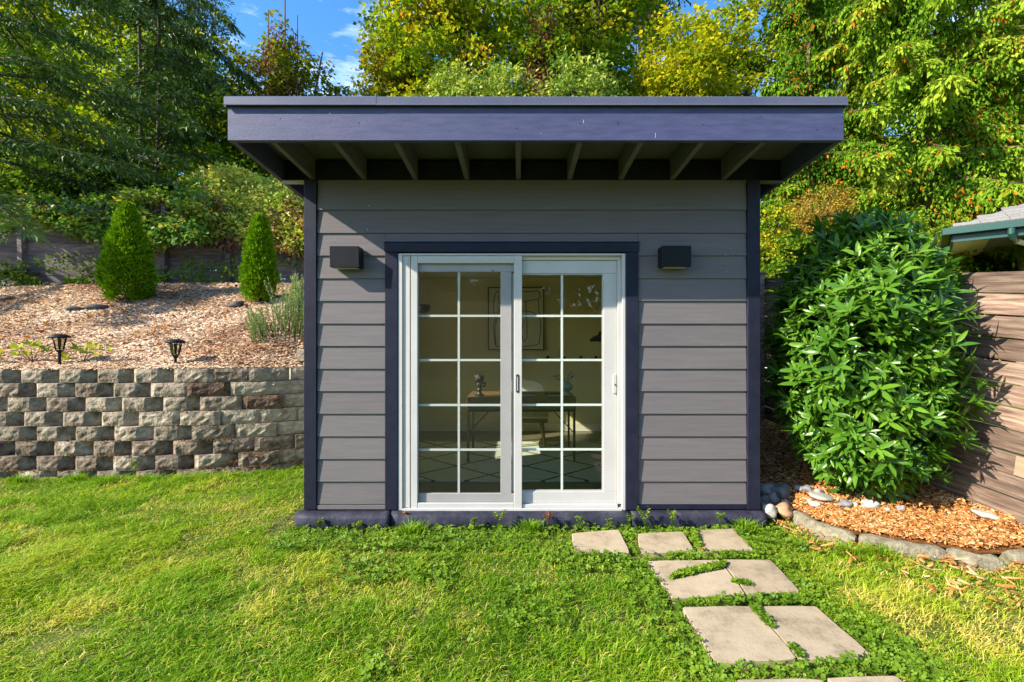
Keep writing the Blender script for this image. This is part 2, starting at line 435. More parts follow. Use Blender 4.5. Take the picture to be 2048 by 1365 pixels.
def leaves(P, D, N, L, W, fold=0.2, wpos=0.42):
    """folded rhombus leaves: returns verts, faces (2 tris each)"""
    n = len(P)
    D = nrm(D); S = nrm(np.cross(D, N)); N = np.cross(S, D)
    L = np.broadcast_to(np.asarray(L, float).reshape(-1, 1), (n, 1)); W = np.broadcast_to(np.asarray(W, float).reshape(-1, 1), (n, 1))
    mid = P + D * L * wpos + N * W * fold
    V = np.stack([P, mid - S * W * 0.5, P + D * L, mid + S * W * 0.5], 1).reshape(-1, 3)
    b = np.arange(n)[:, None] * 4
    F = np.concatenate([b + [0, 1, 2], b + [0, 2, 3]], 1).reshape(-1, 3)
    return V, F

def vnoise(x, y, scale, seed=0):
    r = np.random.default_rng(seed).random((64, 64))
    x = x / scale + 31.3; y = y / scale + 17.7
    xi = np.floor(x).astype(int); yi = np.floor(y).astype(int)
    fx = x - xi; fy = y - yi
    fx = fx * fx * (3 - 2 * fx); fy = fy * fy * (3 - 2 * fy)
    g = lambda a, b: r[a % 64, b % 64]
    return (g(xi, yi) * (1 - fx) + g(xi + 1, yi) * fx) * (1 - fy) + (g(xi, yi + 1) * (1 - fx) + g(xi + 1, yi + 1) * fx) * fy

def fbm(x, y, scale, seed=0):
    return (vnoise(x, y, scale, seed) + 0.5 * vnoise(x, y, scale / 2.1, seed + 1) + 0.25 * vnoise(x, y, scale / 4.3, seed + 2)) / 1.75

def grid(name, mat, xs, ys, zf, keep=None, kind='structure', drop=None):
    X, Y = np.meshgrid(xs, ys)
    Z = zf(X, Y)
    V = np.stack([X, Y, Z], -1).reshape(-1, 3)
    nx = len(xs)
    i = np.arange(len(ys) - 1)[:, None] * nx + np.arange(nx - 1)[None]
    F = np.stack([i, i + 1, i + nx + 1, i + nx], -1).reshape(-1, 4)
    if keep is not None:
        c = V[F].mean(1)
        F = F[keep(c[:, 0], c[:, 1])]
    o = tri_mesh(name, V, F, mat, smooth=True)
    o['kind'] = kind
    return o

# pixel (2048 x 1365 photograph) at a distance -> place
def PT(px, py, d):
    return Vector(((px - 1036) * d / 930, d, 1.34 - (py - 682) * d / 930))
def GP(px, py, z=-0.08):
    d = 930 * (1.34 - z) / (py - 682)
    return ((px - 1036) * d / 930, d)
X = lambda px: (px - 1036) / 252.0
Z = lambda py: 1.34 - (py - 682) / 252.0

# ------------------------------------------------------------------ terrain
WALL_PTS = [(-10.2, 4.87), (-4.1, 4.87), (-3.4, 4.93), (-2.8, 5.10), (-2.35, 5.36), (-2.0, 5.75), (-1.82, 6.3), (-1.78, 7.25), (-1.4, 7.6), (0.5, 7.65), (2.9, 7.65)]
def lawn_z(x, y):
    z = -0.10 + 0.018 * (fbm(x, y, 1.1, 5) - 0.5) + 0.012 * (fbm(x, y, 0.3, 9) - 0.5)
    z = z - .03 * np.clip((y - 3.25) / .2, 0, 1) * ((x > -1.9) & (x < 2.0))
    far = np.clip((y - 5.2) / 5, 0, 1) * np.clip((x - 3.0) / 0.6, 0, 1)
    return z + far * 1.0
def terr_z(x, y):
    wd = wall_dist(x, y)
    b = np.where(y < 8.7, 1.045 + 0.38 * (y - 5.1), 2.398 + 0.07 * (y - 8.7))
    b = np.minimum(b, 1.030 + 0.55 * np.maximum(wd - .18, 0))
    return b + 0.05 * (fbm(x, y, 1.3, 3) - 0.5) * np.clip(wd * 2, 0, 1)
def bed_z(x, y):
    full = -0.045 + 0.12 * (y - 3.3) + 0.13 * (x - 1.95)
    q = y - curb_y(x)
    t = np.clip(np.maximum(q / 0.35, np.clip((x - 3.0) / .35, 0, 1) * np.clip(q / .12, 0, 1)), 0, 1)
    return -0.04 * (1 - t) + full * t + 0.02 * (fbm(x, y, 0.35, 4) - 0.5)
CURB = [(1.93, 3.74), (2.10, 3.78)] + [GP(a, b, -.02) for a, b in ((1583, 1012), (1640, 1040), (1712, 1060), (1800, 1074), (1890, 1086), (1950, 1096), (2010, 1096), (2100, 1100), (2200, 1104))]
def curb_y(x):
    return np.interp(x, [p[0] for p in CURB], [p[1] for p in CURB])

def wall_dist(x, y):
    dm = np.full(np.shape(x), 99.)
    for a, b in zip(WALL_PTS[:-1], WALL_PTS[1:]):
        ex, ey = b[0] - a[0], b[1] - a[1]
        t = np.clip(((x - a[0]) * ex + (y - a[1]) * ey) / (ex * ex + ey * ey), 0, 1)
        dm = np.minimum(dm, np.hypot(x - a[0] - t * ex, y - a[1] - t * ey))
    return dm
gx = np.concatenate([np.linspace(-150, -14, 18), np.arange(-12, 8, 0.14), np.linspace(8.5, 150, 20)])
gy = np.concatenate([np.linspace(-150, -3, 16), np.arange(-2.4, 7.0, 0.12), np.linspace(7.1, 9.5, 14)])
def lawn_keep(x, y):
    wy = np.interp(x, [p[0] for p in WALL_PTS[:7]], [p[1] for p in WALL_PTS[:7]])
    return ~((x > -12.5) & (x < -1.75) & (y > wy + 0.3)) & ~((x <= -12.5) & (y > 5.2))
grid('lawn', MT['lawn'], gx, gy, lawn_z, lawn_keep)
tx = np.concatenate([np.linspace(-60, -13, 16), np.arange(-12.4, 3.2, 0.06)])
ty = np.concatenate([np.arange(4.9, 9.4, 0.06)])
def terr_keep(x, y):
    wy = np.interp(x, [p[0] for p in WALL_PTS], [p[1] for p in WALL_PTS])
    return (y > wy) & (wall_dist(x, y) > 0.185) & ~((x > -1.78) & (y < 7.75))
grid('mulch_terrace', MT['mulch'], tx, ty, terr_z, terr_keep)
hx = np.linspace(-150, 150, 90); hy = np.concatenate([np.linspace(9.2, 30, 22), np.linspace(34, 220, 14)])
def hill_z(x, y):
    base = 2.41 + 0.09 * (y - 9.2)
    r = 0.9 + 0.10 * (y - 9.2)
    t = np.clip((x - 2.4) / 2.5, 0, 1)
    return base * (1 - t) + r * t + 0.3 * (fbm(x, y, 6, 2) - 0.5) * np.clip((y - 10) / 5, 0, 1) - 0.03
grid('hillside', MT['forest'], hx, hy, hill_z)
bx = np.arange(1.90, 3.60, 0.045); by = np.arange(2.90, 7.2, 0.03)
grid('bark_bed', MT['bark'], bx, by, bed_z, lambda x, y: (y > curb_y(x) - 0.05) & (x < 3.86 - 0.16 * y + 0.07))

# ------------------------------------------------------------------ garden shed
shed = empty('garden_shed', (0.11, 3.69, 0), 'grey garden office shed with navy trim, deep flat eave and white sliding glass door', 'shed')
WX0, WX1, WY, WB = -1.687, 1.909, 3.69, 7.0
# wall core (with the door opening)
DX0, DX1, DZ0, DZ1 = X(798), X(1249.5), 0.006, Z(508)
core = MB()
core.box(WX0 + .02, DX0, WY + .012, WY + .125, 0.004, 2.60)
core.build('wall', MT['siding'], shed)
MB().box(DX1, WX1 - .02, WY + .012, WY + .125, 0.004, 2.60).build('wall', MT['siding'], shed)
MB().box(DX0, DX1, WY + .012, WY + .125, DZ1, 2.60).build('wall', MT['siding'], shed)
# left wall has an out-of-view opening that lets the sun in
LWy0, LWy1, LWz0, LWz1 = 4.45, 5.85, 0.90, 2.0
RWy0, RWy1 = 4.3, 6.0
lw = MB()
lw.box(WX0 + .02, WX0 + .12, WY + .125, LWy0, 0.004, 2.52)
lw.box(WX0 + .02, WX0 + .12, LWy1, WB - .1, 0.004, 2.52)
lw.box(WX0 + .02, WX0 + .12, LWy0, LWy1, 0.004, LWz0)
lw.box(WX0 + .02, WX0 + .12, LWy0, LWy1, LWz1, 2.52)
lw.build('wall', MT['siding'], shed)
rwl = MB()
rwl.box(WX1 - .12, WX1 - .02, WY + .125, RWy0, 0.004, 2.52); rwl.box(WX1 - .12, WX1 - .02, RWy1, WB - .1, 0.004, 2.52)
rwl.box(WX1 - .12, WX1 - .02, RWy0, RWy1, 0.004, LWz0); rwl.box(WX1 - .12, WX1 - .02, RWy0, RWy1, LWz1, 2.52)
rwl.build('wall', MT['siding'], shed)
MB().box(WX0 + .02, WX1 - .02, WB - .1, WB, 0.004, 2.45).build('wall', MT['siding'], shed)
# side windows, out of view
swin = empty('unseen_window', (WX0, 5.35, 1.35), parent=shed)
f = MB()
for a in ((LWy0, LWy0 + .05, LWz0, LWz1), (LWy1 - .05, LWy1, LWz0, LWz1), (LWy0 + .05, LWy1 - .05, LWz0, LWz0 + .05), (LWy0 + .05, LWy1 - .05, LWz1 - .05, LWz1)):
    f.box(WX0 - .005, WX0 + .11, a[0], a[1], a[2], a[3])
f.build('frame', MT['white'], swin)
MB().box(WX0 + .05, WX0 + .054, LWy0 + .05, LWy1 - .05, LWz0 + .05, LWz1 - .05).build('glass_pane', MT['glass'], swin)

added_window = empty('unseen_window', (WX1, 5.2, 1.35), parent=shed)  # unseen right-hand opening added to brighten the room
f = MB()
for a in ((RWy0, RWy0 + .05, LWz0, LWz1), (RWy1 - .05, RWy1, LWz0, LWz1), (RWy0 + .05, RWy1 - .05, LWz0, LWz0 + .05), (RWy0 + .05, RWy1 - .05, LWz1 - .05, LWz1)):
    f.box(WX1 - .11, WX1 + .005, a[0], a[1], a[2], a[3])
f.build('frame', MT['white'], added_window)
MB().box(WX1 - .054, WX1 - .05, RWy0 + .05, RWy1 - .05, LWz0 + .05, LWz1 - .05).build('glass_pane', MT['glass'], added_window)

# interior lining
YB = 6.81
for nm, m, b in (
    ('interior_wall', 'cream', (-1.50, 1.72, YB, YB + .06, 0.02, 2.27)),
    ('ceiling', 'ceil', (-1.56, 1.78, 3.83, YB + .06, 2.272, 2.31)),
    ('baseboard', 'base_white', (-1.50, 1.72, YB - .014, YB - .001, 0.02, 0.14)),
    ('baseboard', 'base_white', (1.706, 1.719, 3.85, YB - .016, 0.02, 0.14))):
    box(nm, MT[m], shed, *b, bevel=0.001)
iw = MB()
iw.box(-1.56, -1.50, 3.83, LWy0, 0.02, 2.27); iw.box(-1.56, -1.50, LWy1, YB, 0.02, 2.27)
iw.box(-1.56, -1.50, LWy0, LWy1, 0.02, LWz0); iw.box(-1.56, -1.50, LWy0, LWy1, LWz1, 2.27)
iw.build('interior_wall', MT['cream'], shed)
iw = MB()
iw.box(1.72, 1.78, 3.83, RWy0, 0.02, 2.27); iw.box(1.72, 1.78, RWy1, YB, 0.02, 2.27)
iw.box(1.72, 1.78, RWy0, RWy1, 0.02, LWz0); iw.box(1.72, 1.78, RWy0, RWy1, LWz1, 2.27)
iw.build('interior_wall', MT['cream'], shed)
# floor slab under the room, laminate boards
box('floor_slab', MT['slab'], shed, WX0 + .03, WX1 - .03, WY + .13, WB - .11, -0.12, 0.0)
pl = MB().box(0, 1.07, 0, 0.19, 0, 0.012).mesh('floor_plank', 0.001)
k = 0
yy = 3.845
while yy < YB - .01:
    xx = -1.50 - (k % 3) * 0.36
    while xx < 1.70:
        x0 = max(xx, -1.50); x1 = min(xx + 1.07, 1.715)
        if x1 - x0 > .05:
            w = min(0.19, YB - yy - .001)
            link('floor_plank', pl, MT['floor'], shed, (x0, yy, 0.002), None, ((x1 - x0 - .002) / 1.07, (w - .002) / 0.19, 1))
        xx += 1.07
    yy += 0.19; k += 1

# siding on the front
def plank_mesh(w, h, name='siding_plank'):
    # lap board: bottom edge proud
    prof = [(-0.017, 0.0), (-0.0045, h + 0.004), (0.008, h + 0.004), (0.008, 0.0)]
    return MB().extr_x([(y, z) for y, z in prof], 0, w).mesh(name)
rowsY = [362, 421, 467, 512, 557.5, 602.5, 647.5, 692, 737.5, 782, 827, 872, 917, 962, 1007]
TL, TR = X(772), X(1275)          # trim outer
CL, CR = X(636), X(1491.5)        # corner board inner edges
for i in range(14):
    z1, z0 = Z(rowsY[i]), Z(rowsY[i + 1])
    if i <= 1:
        spans = [(CL, CR)]
    elif i == 2:
        spans = [(CL, TL), (TL, TR), (TR, CR)]
    else:
        spans = [(CL, TL), (TR, CR)]
    for a, b in spans:
        zz0 = z0
        if i == 2 and (a, b) == (TL, TR): zz0 = Z(486)
        link('siding_plank', plank_mesh(b - a - .003, z1 - zz0), MT['siding'], shed, (a + .0015, WY, zz0 + 0.001))
# side wall siding
for side, xw in ((-1, WX0 + .02), (1, WX1 - .02)):
    pm = {}
    for i in range(14):
        z0 = Z(rowsY[i + 1])
        z1 = min(Z(rowsY[i]), 2.55)
        if z0 < LWz1 and z1 > LWz0:
            wa, wb = (LWy0, LWy1) if side < 0 else (RWy0, RWy1)
            spans = [(WY + .10, wa - .01), (wb + .01, WB - .02)]
        else:
            spans = [(WY + .10, WB - .02)]
        for a, b in spans:
            me = plank_mesh(b - a, z1 - z0)
            link('siding_plank', me, MT['siding'], shed, (xw, b if side < 0 else a, z0), (0, 0, R(-90) if side < 0 else R(90)))
# corner boards
for x0, x1 in ((WX0, X(635.5)), (X(1492), WX1)):
    box('corner_board', MT['navy'], shed, x0, x1, WY - .028, WY + .011, 0.01, Z(362) , 0.003)
for x0, x1 in ((WX0 - .002, WX0 + .019), (WX1 - .019, WX1 + .002)):
    box('corner_board', MT['navy'], shed, x0, x1, WY + .013, WY + .098, 0.012, Z(366), 0.003)
# door trim
box('door_trim', MT['navy'], shed, TL, X(797.5), WY - .030, WY + .011, 0.01, Z(506), 0.003)
box('door_trim', MT['navy'], shed, X(1250), TR, WY - .030, WY + .011, 0.01, Z(506), 0.003)
box('door_trim', MT['navy'], shed, X(771), X(1276), WY - .034, WY + .011, Z(505.5), Z(486), 0.003)
box('drip_cap', MT['flash'], shed, X(770), X(1277), WY - .048, WY + .005, Z(485.5), Z(483), 0.001)
box('bottom_trim', MT['siding'], shed, CL, TL, WY - .022, WY + .011, 0.012, Z(1008.5), 0.001)
box('bottom_trim', MT['navy'], shed, TR, CR, WY - .022, WY + .011, 0.012, Z(1006.5), 0.001)
# frieze under the rafters (thin)
box('frieze_board', MT['navy'], shed, WX0, WX1, WY - .003, WY + .011, Z(361.5), 2.765, 0.001)
# roof
FY = 3.05
SL = 0.0625
def rz(y, z_at_fascia): return z_at_fascia - (y - FY) * SL
RX0, RX1 = -1.905, 2.138
box('fascia_board', MT['fascia'], shed, RX0, RX1, FY, FY + .038, 2.655, 2.878, 0.003)
def barge(xa, xb):
    m = MB(); y0, y1 = FY + .038, WB + .25
    m.hexa([(xa, y0, rz(y0, 2.66)), (xb, y0, rz(y0, 2.66)), (xb, y1, rz(y1, 2.66)), (xa, y1, rz(y1, 2.66))],
           [(xa, y0, rz(y0, 2.876)), (xb, y0, rz(y0, 2.876)), (xb, y1, rz(y1, 2.876)), (xa, y1, rz(y1, 2.876))])
    m.build('barge_board', MT['fascia'], shed)
barge(RX0, RX0 + .036); barge(RX1 - .036, RX1)
for k in range(-4, 5):
    m = MB(); xc = 0.407 * k + 0.002; y0, y1 = FY + .04, 6.95
    xa, xb = xc - .019, xc + .019
    m.hexa([(xa, y0, rz(y0, 2.66)), (xb, y0, rz(y0, 2.66)), (xb, y1, rz(y1, 2.66)), (xa, y1, rz(y1, 2.66))],
           [(xa, y0, rz(y0, 2.83)), (xb, y0, rz(y0, 2.83)), (xb, y1, rz(y1, 2.83)), (xa, y1, rz(y1, 2.83))])
    m.build('rafter', MT['rafter'], shed, bevel=0.002)
m = MB(); y0, y1 = FY + .041, WB + .25
m.hexa([(RX0 + .037, y0, rz(y0, 2.832)), (RX1 - .037, y0, rz(y0, 2.832)), (RX1 - .037, y1, rz(y1, 2.832)), (RX0 + .037, y1, rz(y1, 2.832))],
       [(RX0 + .037, y0, rz(y0, 2.862)), (RX1 - .037, y0, rz(y0, 2.862)), (RX1 - .037, y1, rz(y1, 2.862)), (RX0 + .037, y1, rz(y1, 2.862))])
m.build('roof_deck', MT['deck'], shed)
m = MB(); y0, y1 = FY - .01, WB + .27
m.hexa([(RX0 - .005, y0, rz(y0, 2.880)), (RX1 + .005, y0, rz(y0, 2.880)), (RX1 + .005, y1, rz(y1, 2.880)), (RX0 - .005, y1, rz(y1, 2.880))],
       [(RX0 - .005, y0, rz(y0, 2.928)), (RX1 + .005, y0, rz(y0, 2.928)), (RX1 + .005, y1, rz(y1, 2.928)), (RX0 - .005, y1, rz(y1, 2.928))])
m.build('roof', MT['roofing'], shed)
# metal edge: two lengths lapped, with a kicked-out lower lip
def drip(xa, xb, dy):
    prof = [(FY - .014 - dy, 2.936 + dy), (FY - .020 - dy, 2.930), (FY - .020 - dy, 2.886), (FY - .028 - dy, 2.876), (FY - .024 - dy, 2.874), (FY - .012, 2.886), (FY - .012, 2.930), (FY + .05, 2.929), (FY + .05, 2.936 + dy)]
    MB().extr_x(prof, xa, xb).build('drip_edge', MT['flash'], shed)
drip(RX0 - .012, X(736) * 0 + (752 - 1036) * 3.03 / 930, 0.0015)
drip((738 - 1036) * 3.03 / 930 + .046, RX1 + .012, 0.0)
for xa, xb in ((RX0 - .014, RX0 - .006), (RX1 + .006, RX1 + .014)):
    m = MB(); y0, y1 = FY - .01, WB + .27
    m.hexa([(xa, y0, rz(y0, 2.872)), (xb, y0, rz(y0, 2.872)), (xb, y1, rz(y1, 2.872)), (xa, y1, rz(y1, 2.872))],
           [(xa, y0, rz(y0, 2.934)), (xb, y0, rz(y0, 2.934)), (xb, y1, rz(y1, 2.934)), (xa, y1, rz(y1, 2.934))])
    m.build('drip_edge', MT['flash'], shed)
# blocking between the rafters above the wall
for k in range(-4, 4):
    xa = 0.407 * k + 0.002 + .020; xb = 0.407 * (k + 1) + 0.002 - .020
    box('blocking', MT['navy'], shed, xa, xb, WY + .03, WY + .07, Z(361), 2.785, 0.001)
for xa, xb, mm in ((RX0 + .037, -1.627, 'navy'), (1.65, RX1 - .037, 'navy')):
    box('blocking', MT[mm], shed, xa, xb, WY + .03, WY + .07, 2.63, 2.788, 0.001)
    box('outrigger', MT['grey_vinyl' if xa < 0 else 'rafter'], shed, xa, xb, WY - .01, WY + .028, 2.592, 2.612, 0.001)
# nail heads / small marks on fascia
nh = MB()
for px, py in ((560, 237), (607, 218), (717, 246), (830, 218), (1033, 256), (1312, 218), (1396, 222), (1405, 249), (1522, 234), (1634, 259), (1667, 258), (1236, 247), (1160, 246)):
    x = (px - 1036) * FY / 930; z = 1.34 - (py - 682) * FY / 930
    nh.box(x - .003, x + .003, FY - .0015, FY + .002, z - .003, z + .003)
o = nh.build('nail_heads', MT['black'], shed); o['kind'] = 'stuff'
nh = MB()
for px, py, w, h in ((1311, 271, 2, 14), (1167, 243, 2, 10), (740, 413, 0, 0), (1082, 267, 2, 3), (660, 227, 3, 4)):
    if not w: continue
    x = (px - 1036) * FY / 930; z = 1.34 - (py - 682) * FY / 930
    nh.box(x - w / 1500, x + w / 1500, FY - .001, FY + .002, z - h / 900, z + h / 900)
for px, py, w, h in ((739, 413, 3, 3), (736, 460, 2, 7), (1450, 510, 2, 6), (1459, 498, 2, 4), (1452, 544, 2, 5), (1440, 690, 2, 2)):
    x, z = X(px), Z(py)
    nh.box(x - w / 1300, x + w / 1300, WY - .019, WY - .010, z - h / 900, z + h / 900)
o = nh.build('paint_chips', MT['white'], shed); o['kind'] = 'stuff'

# concrete slab edge, rounded and uneven
def slab_part(x0, x1, yf, left_round, seed):
    n = 30
    prof = [(WY + .02, 0.004), (yf + .05, 0.002), (yf + .018, -.008), (yf + .004, -.030), (yf, -.07), (yf - .006, -.15), (WY + .02, -.15)]
    V = []; F = []
    for i in range(n + 1):
        t = i / n; x = x0 + (x1 - x0) * t
        s = 1.0
        if left_round:
            e = min(1, (x - x0) / 0.16); s = math.sqrt(max(0.0, 1 - (1 - e) ** 2)) if e < 1 else 1
        for (y, z) in prof:
            w = 0.005 * (mnoise.noise(Vector((x * 5, z * 20, seed))) + 0.6 * mnoise.noise(Vector((x * 17, z * 30, seed + 3))))
            V.append((x, WY + .02 + (y - WY - .02) * (0.18 + 0.82 * s) + (w if y < WY else 0), z * 1.0 - (1 - s) * .045 + (w * .4 if z > -.1 else 0)))
    m = len(prof)
    for i in range(n):
        for k in range(m):
            F.append((i * m + k, i * m + (k + 1) % m, (i + 1) * m + (k + 1) % m, (i + 1) * m + k))
    F.append(tuple(range(m - 1, -1, -1))); F.append(tuple(n * m + k for k in range(m)))
    return MB().add(V, F).build('slab_edge', MT['slab'], shed, smooth=True)
slab_part(-1.775, X(785), 3.575, True, 1)
slab_part(X(785) + .004, X(1258), 3.600, False, 2)
slab_part(X(1258) + .004, 1.93, 3.590, False, 3)

# ---- sliding door
door = empty('sliding_door', (X(1024), WY, 0.01), parent=shed)
FRo = WY - .024
def dbox(name, mat, x0, x1, y0, y1, ya, yb, bev=0.002):
    """pixel x0..x1, y top .. y bottom, depth ya..yb"""
    return box(name, MT[mat], door, X(x0), X(x1), ya, yb, Z(y1), Z(y0), bev)
dbox('frame', 'white', 798, 806, 508, 1018.5, FRo, WY + .10)
dbox('frame', 'white', 806.2, 818, 512, 1014, FRo + .012, WY + .10)
dbox('frame', 'grey_vinyl', 818.2, 821.5, 512, 1014, FRo + .004, WY + .10)
dbox('frame', 'white', 1243, 1249.5, 508, 1018.5, FRo, WY + .10)
dbox('frame', 'white', 1235.5, 1242.8, 520, 1008, FRo + .022, WY + .10)
dbox('frame', 'white', 806.2, 1242.8, 508, 511.8, FRo, WY + .10)
dbox('frame', 'white', 1043, 1242.8, 512, 519.5, FRo + .030, WY + .10)
dbox('sill', 'white', 806.2, 1242.8, 1015, 1020, FRo - .004, WY + .10)
dbox('sill', 'white', 1044, 1235, 1008.5, 1014.8, FRo + .018, WY + .10)
# right sash (recessed)
YR = WY + .022
dbox('sash', 'white', 1030, 1235, 520, 546, YR, YR + .035)
dbox('sash', 'white', 1030, 1235, 985, 1008, YR, YR + .035)
dbox('sash', 'white', 1208, 1235, 546.2, 984.8, YR, YR + .035)
dbox('sash', 'white', 1024, 1043, 546.2, 984.8, YR, YR + .035)
# glazing beads
for a in ((1043, 1208, 546.2, 548.5), (1043, 1208, 982.5, 984.8), (1205.5, 1207.9, 548.6, 982.4)):
    dbox('glazing_bead', 'grey_vinyl', a[0], a[1], a[2], a[3], YR + .008, YR + .02, 0.001)
dbox('glass_pane', 'glass', 1042, 1208.5, 546, 985, YR + .024, YR + .028, 0)
for py in (631.5, 720.5, 811, 901):
    dbox('muntin', 'muntin', 1043.2, 1122.4, py - 2.2, py + 2.2, YR + .012, YR + .021, 0.001)
    dbox('muntin', 'muntin', 1127.2, 1207.8, py - 2.2, py + 2.2, YR + .012, YR + .021, 0.001)
dbox('muntin', 'muntin', 1122.6, 1127, 546.4, 984.6, YR + .012, YR + .0215, 0.001)
# left sash behind the screen
YL = WY + .012
dbox('sash', 'grey_vinyl', 823, 1036, 526, 543, YL, YL + .03)
dbox('sash', 'grey_vinyl', 823, 1036, 988, 1006, YL, YL + .03)
dbox('sash', 'grey_vinyl', 1001, 1023, 543.2, 987.8, YL, YL + .03)
dbox('sash', 'grey_vinyl', 822, 836, 543.2, 987.8, YL, YL + .03)
dbox('glass_pane', 'glass', 835, 1002, 542, 989, YL + .020, YL + .024, 0)
for py in (631.5, 720.5, 811, 901):
    dbox('muntin', 'muntin', 836.2, 914.6, py - 2.2, py + 2.2, YL + .010, YL + .018, 0.001)
    dbox('muntin', 'muntin', 919.4, 1000.8, py - 2.2, py + 2.2, YL + .010, YL + .018, 0.001)
dbox('muntin', 'muntin', 914.8, 919.2, 543.4, 987.6, YL + .010, YL + .0185, 0.001)
# screen door in front
YS = WY - .018
dbox('screen_frame', 'white', 822.5, 836, 512.2, 1019.5, YS, YS + .018, 0.003)
dbox('screen_frame', 'white', 1028, 1044, 512.2, 1019.5, YS, YS + .018, 0.003)
dbox('screen_frame', 'white', 836.2, 1027.8, 512.4, 527, YS + .001, YS + .018, 0.003)
dbox('screen_frame', 'white', 836.2, 1027.8, 1004.5, 1019.2, YS + .001, YS + .018, 0.003)
MB().add([(X(836), YS + .010, Z(1004.6)), (X(1028), YS + .010, Z(1004.6)), (X(1028), YS + .010, Z(527)), (X(836), YS + .010, Z(527))], [(0, 1, 2, 3)]).build('insect_screen', MT['screen'], door)
# flush pull on the screen door, handle on the right sash
pp = []
for k in range(16):
    a = 2 * math.pi * k / 16
    pp.append((1035 + 2.9 * math.cos(a), 766.5 + (15.5 if math.sin(a) > 0 else -15.5) * 1 + 3 * math.sin(a)))
m = MB(); n = len(pp)
m.add([(X(a), YS - .004, Z(b)) for a, b in pp] + [(X(a), YS + .002, Z(b)) for a, b in pp], [tuple(range(n - 1, -1, -1)), tuple(range(n, 2 * n))] + [(i, (i + 1) % n, n + (i + 1) % n, n + i) for i in range(n)])
m.build('pull_handle', MT['black'], door)
dbox('pull_handle', 'grey_vinyl', 1034.2, 1036, 753, 781, YS - .006, YS - .004, 0)
h = MB()
h.box(X(1227), X(1234), YR - .012, YR, Z(787), Z(749))
h.build('latch_handle', MT['white'], door, bevel=0.004, seg=2)
dbox('latch_knob', 'black', 1229.5, 1231.5, 768, 771, YR - .02, YR - .0125, 0)
dbox('screen_pin', 'black', 984.5, 987.5, 540.0, 542.0, YL - .004, YL, 0)

# ------------------------------------------------------------------ wall lights
def wall_light(x, z, label):
    r = empty('wall_light', (x, WY - .02, z), label, 'wall lamp', 'black box lights beside the door')
    w, hh, y0 = .112, .080, WY - .134
    m = MB()
    m.hexa([(x - w, y0 + .006, z - hh), (x + w, y0 + .006, z - hh), (x + w, WY - .02, z - hh + .004), (x - w, WY - .02, z - hh + .004)],
           [(x - w, y0, z + hh), (x + w, y0, z + hh), (x + w, WY - .02, z + hh - .002), (x - w, WY - .02, z + hh - .002)])
    m.build('housing', MT['lamp_black'], r, bevel=0.002)
    MB().box(x - .055, x + .055, WY - .0195, WY - .0165, z - .055, z + .055).build('back_plate', MT['lamp_black'], r)
    MB().box(x - .085, x + .085, WY - .11, WY - .045, z - hh - .004, z - hh - .0005).build('lens', MT['grey_vinyl'], r)
    return r
wall_light((690 - 1036) * 3.575 / 930 , 1.986, 'black box wall light left of the door, in sun and throwing a shadow')
wall_light((1352 - 1036) * 3.575 / 930, 1.990, 'black box wall light right of the door, in the shade of the eave')

# ------------------------------------------------------------------ inside the shed
# rug
rug_m, nt, b = _principled('rug_pile')
tc = nt.nodes.new('ShaderNodeTexCoord'); sep = nt.nodes.new('ShaderNodeSeparateXYZ')
nzz = nt.nodes.new('ShaderNodeTexNoise'); nzz.inputs['Scale'].default_value = 30
mxv = nt.nodes.new('ShaderNodeMixRGB'); mxv.inputs[0].default_value = 0.035
nt.links.new(tc.outputs['Object'], nzz.inputs['Vector'])
nt.links.new(tc.outputs['Object'], mxv.inputs[1]); nt.links.new(nzz.outputs['Color'], mxv.inputs[2])
nt.links.new(mxv.outputs[0], sep.inputs[0])
def mth(op, a, bb=None):
    n = nt.nodes.new('ShaderNodeMath'); n.operation = op
    for i, v in enumerate((a, bb)):
        if v is None: continue
        if isinstance(v, (int, float)): n.inputs[i].default_value = v
        else: nt.links.new(v, n.inputs[i])
    return n.outputs[0]
dx = mth('MULTIPLY', sep.outputs[0], 1 / 0.70); dy = mth('MULTIPLY', sep.outputs[1], 1 / 0.62)
l1 = mth('ABSOLUTE', mth('SUBTRACT', mth('FRACT', mth('ADD', dx, dy)), 0.5))
l2 = mth('ABSOLUTE', mth('SUBTRACT', mth('FRACT', mth('SUBTRACT', dx, dy)), 0.5))
ln = mth('LESS_THAN', mth('MINIMUM', l1, l2), 0.030)
rc = nt.nodes.new('ShaderNodeMixRGB'); rc.inputs[1].default_value = (0.50, 0.53, 0.40, 1); rc.inputs[2].default_value = (0.06, 0.08, 0.05, 1)  # green reflection of the lawn mixed into the off-white pile colour
nt.links.new(ln, rc.inputs[0]); nt.links.new(rc.outputs[0], b.inputs['Base Color'])
b.inputs['Roughness'].default_value = 1
rug = MB()
rug.box(-1.42, 1.62, 4.36, 6.05, 0.016, 0.034)
o = rug.build('area_rug', rug_m, None, (0.1, 5.2, 0.015), bevel=0.004)
tag(o, 'cream rug with dark diamond lattice under the desk', 'rug')
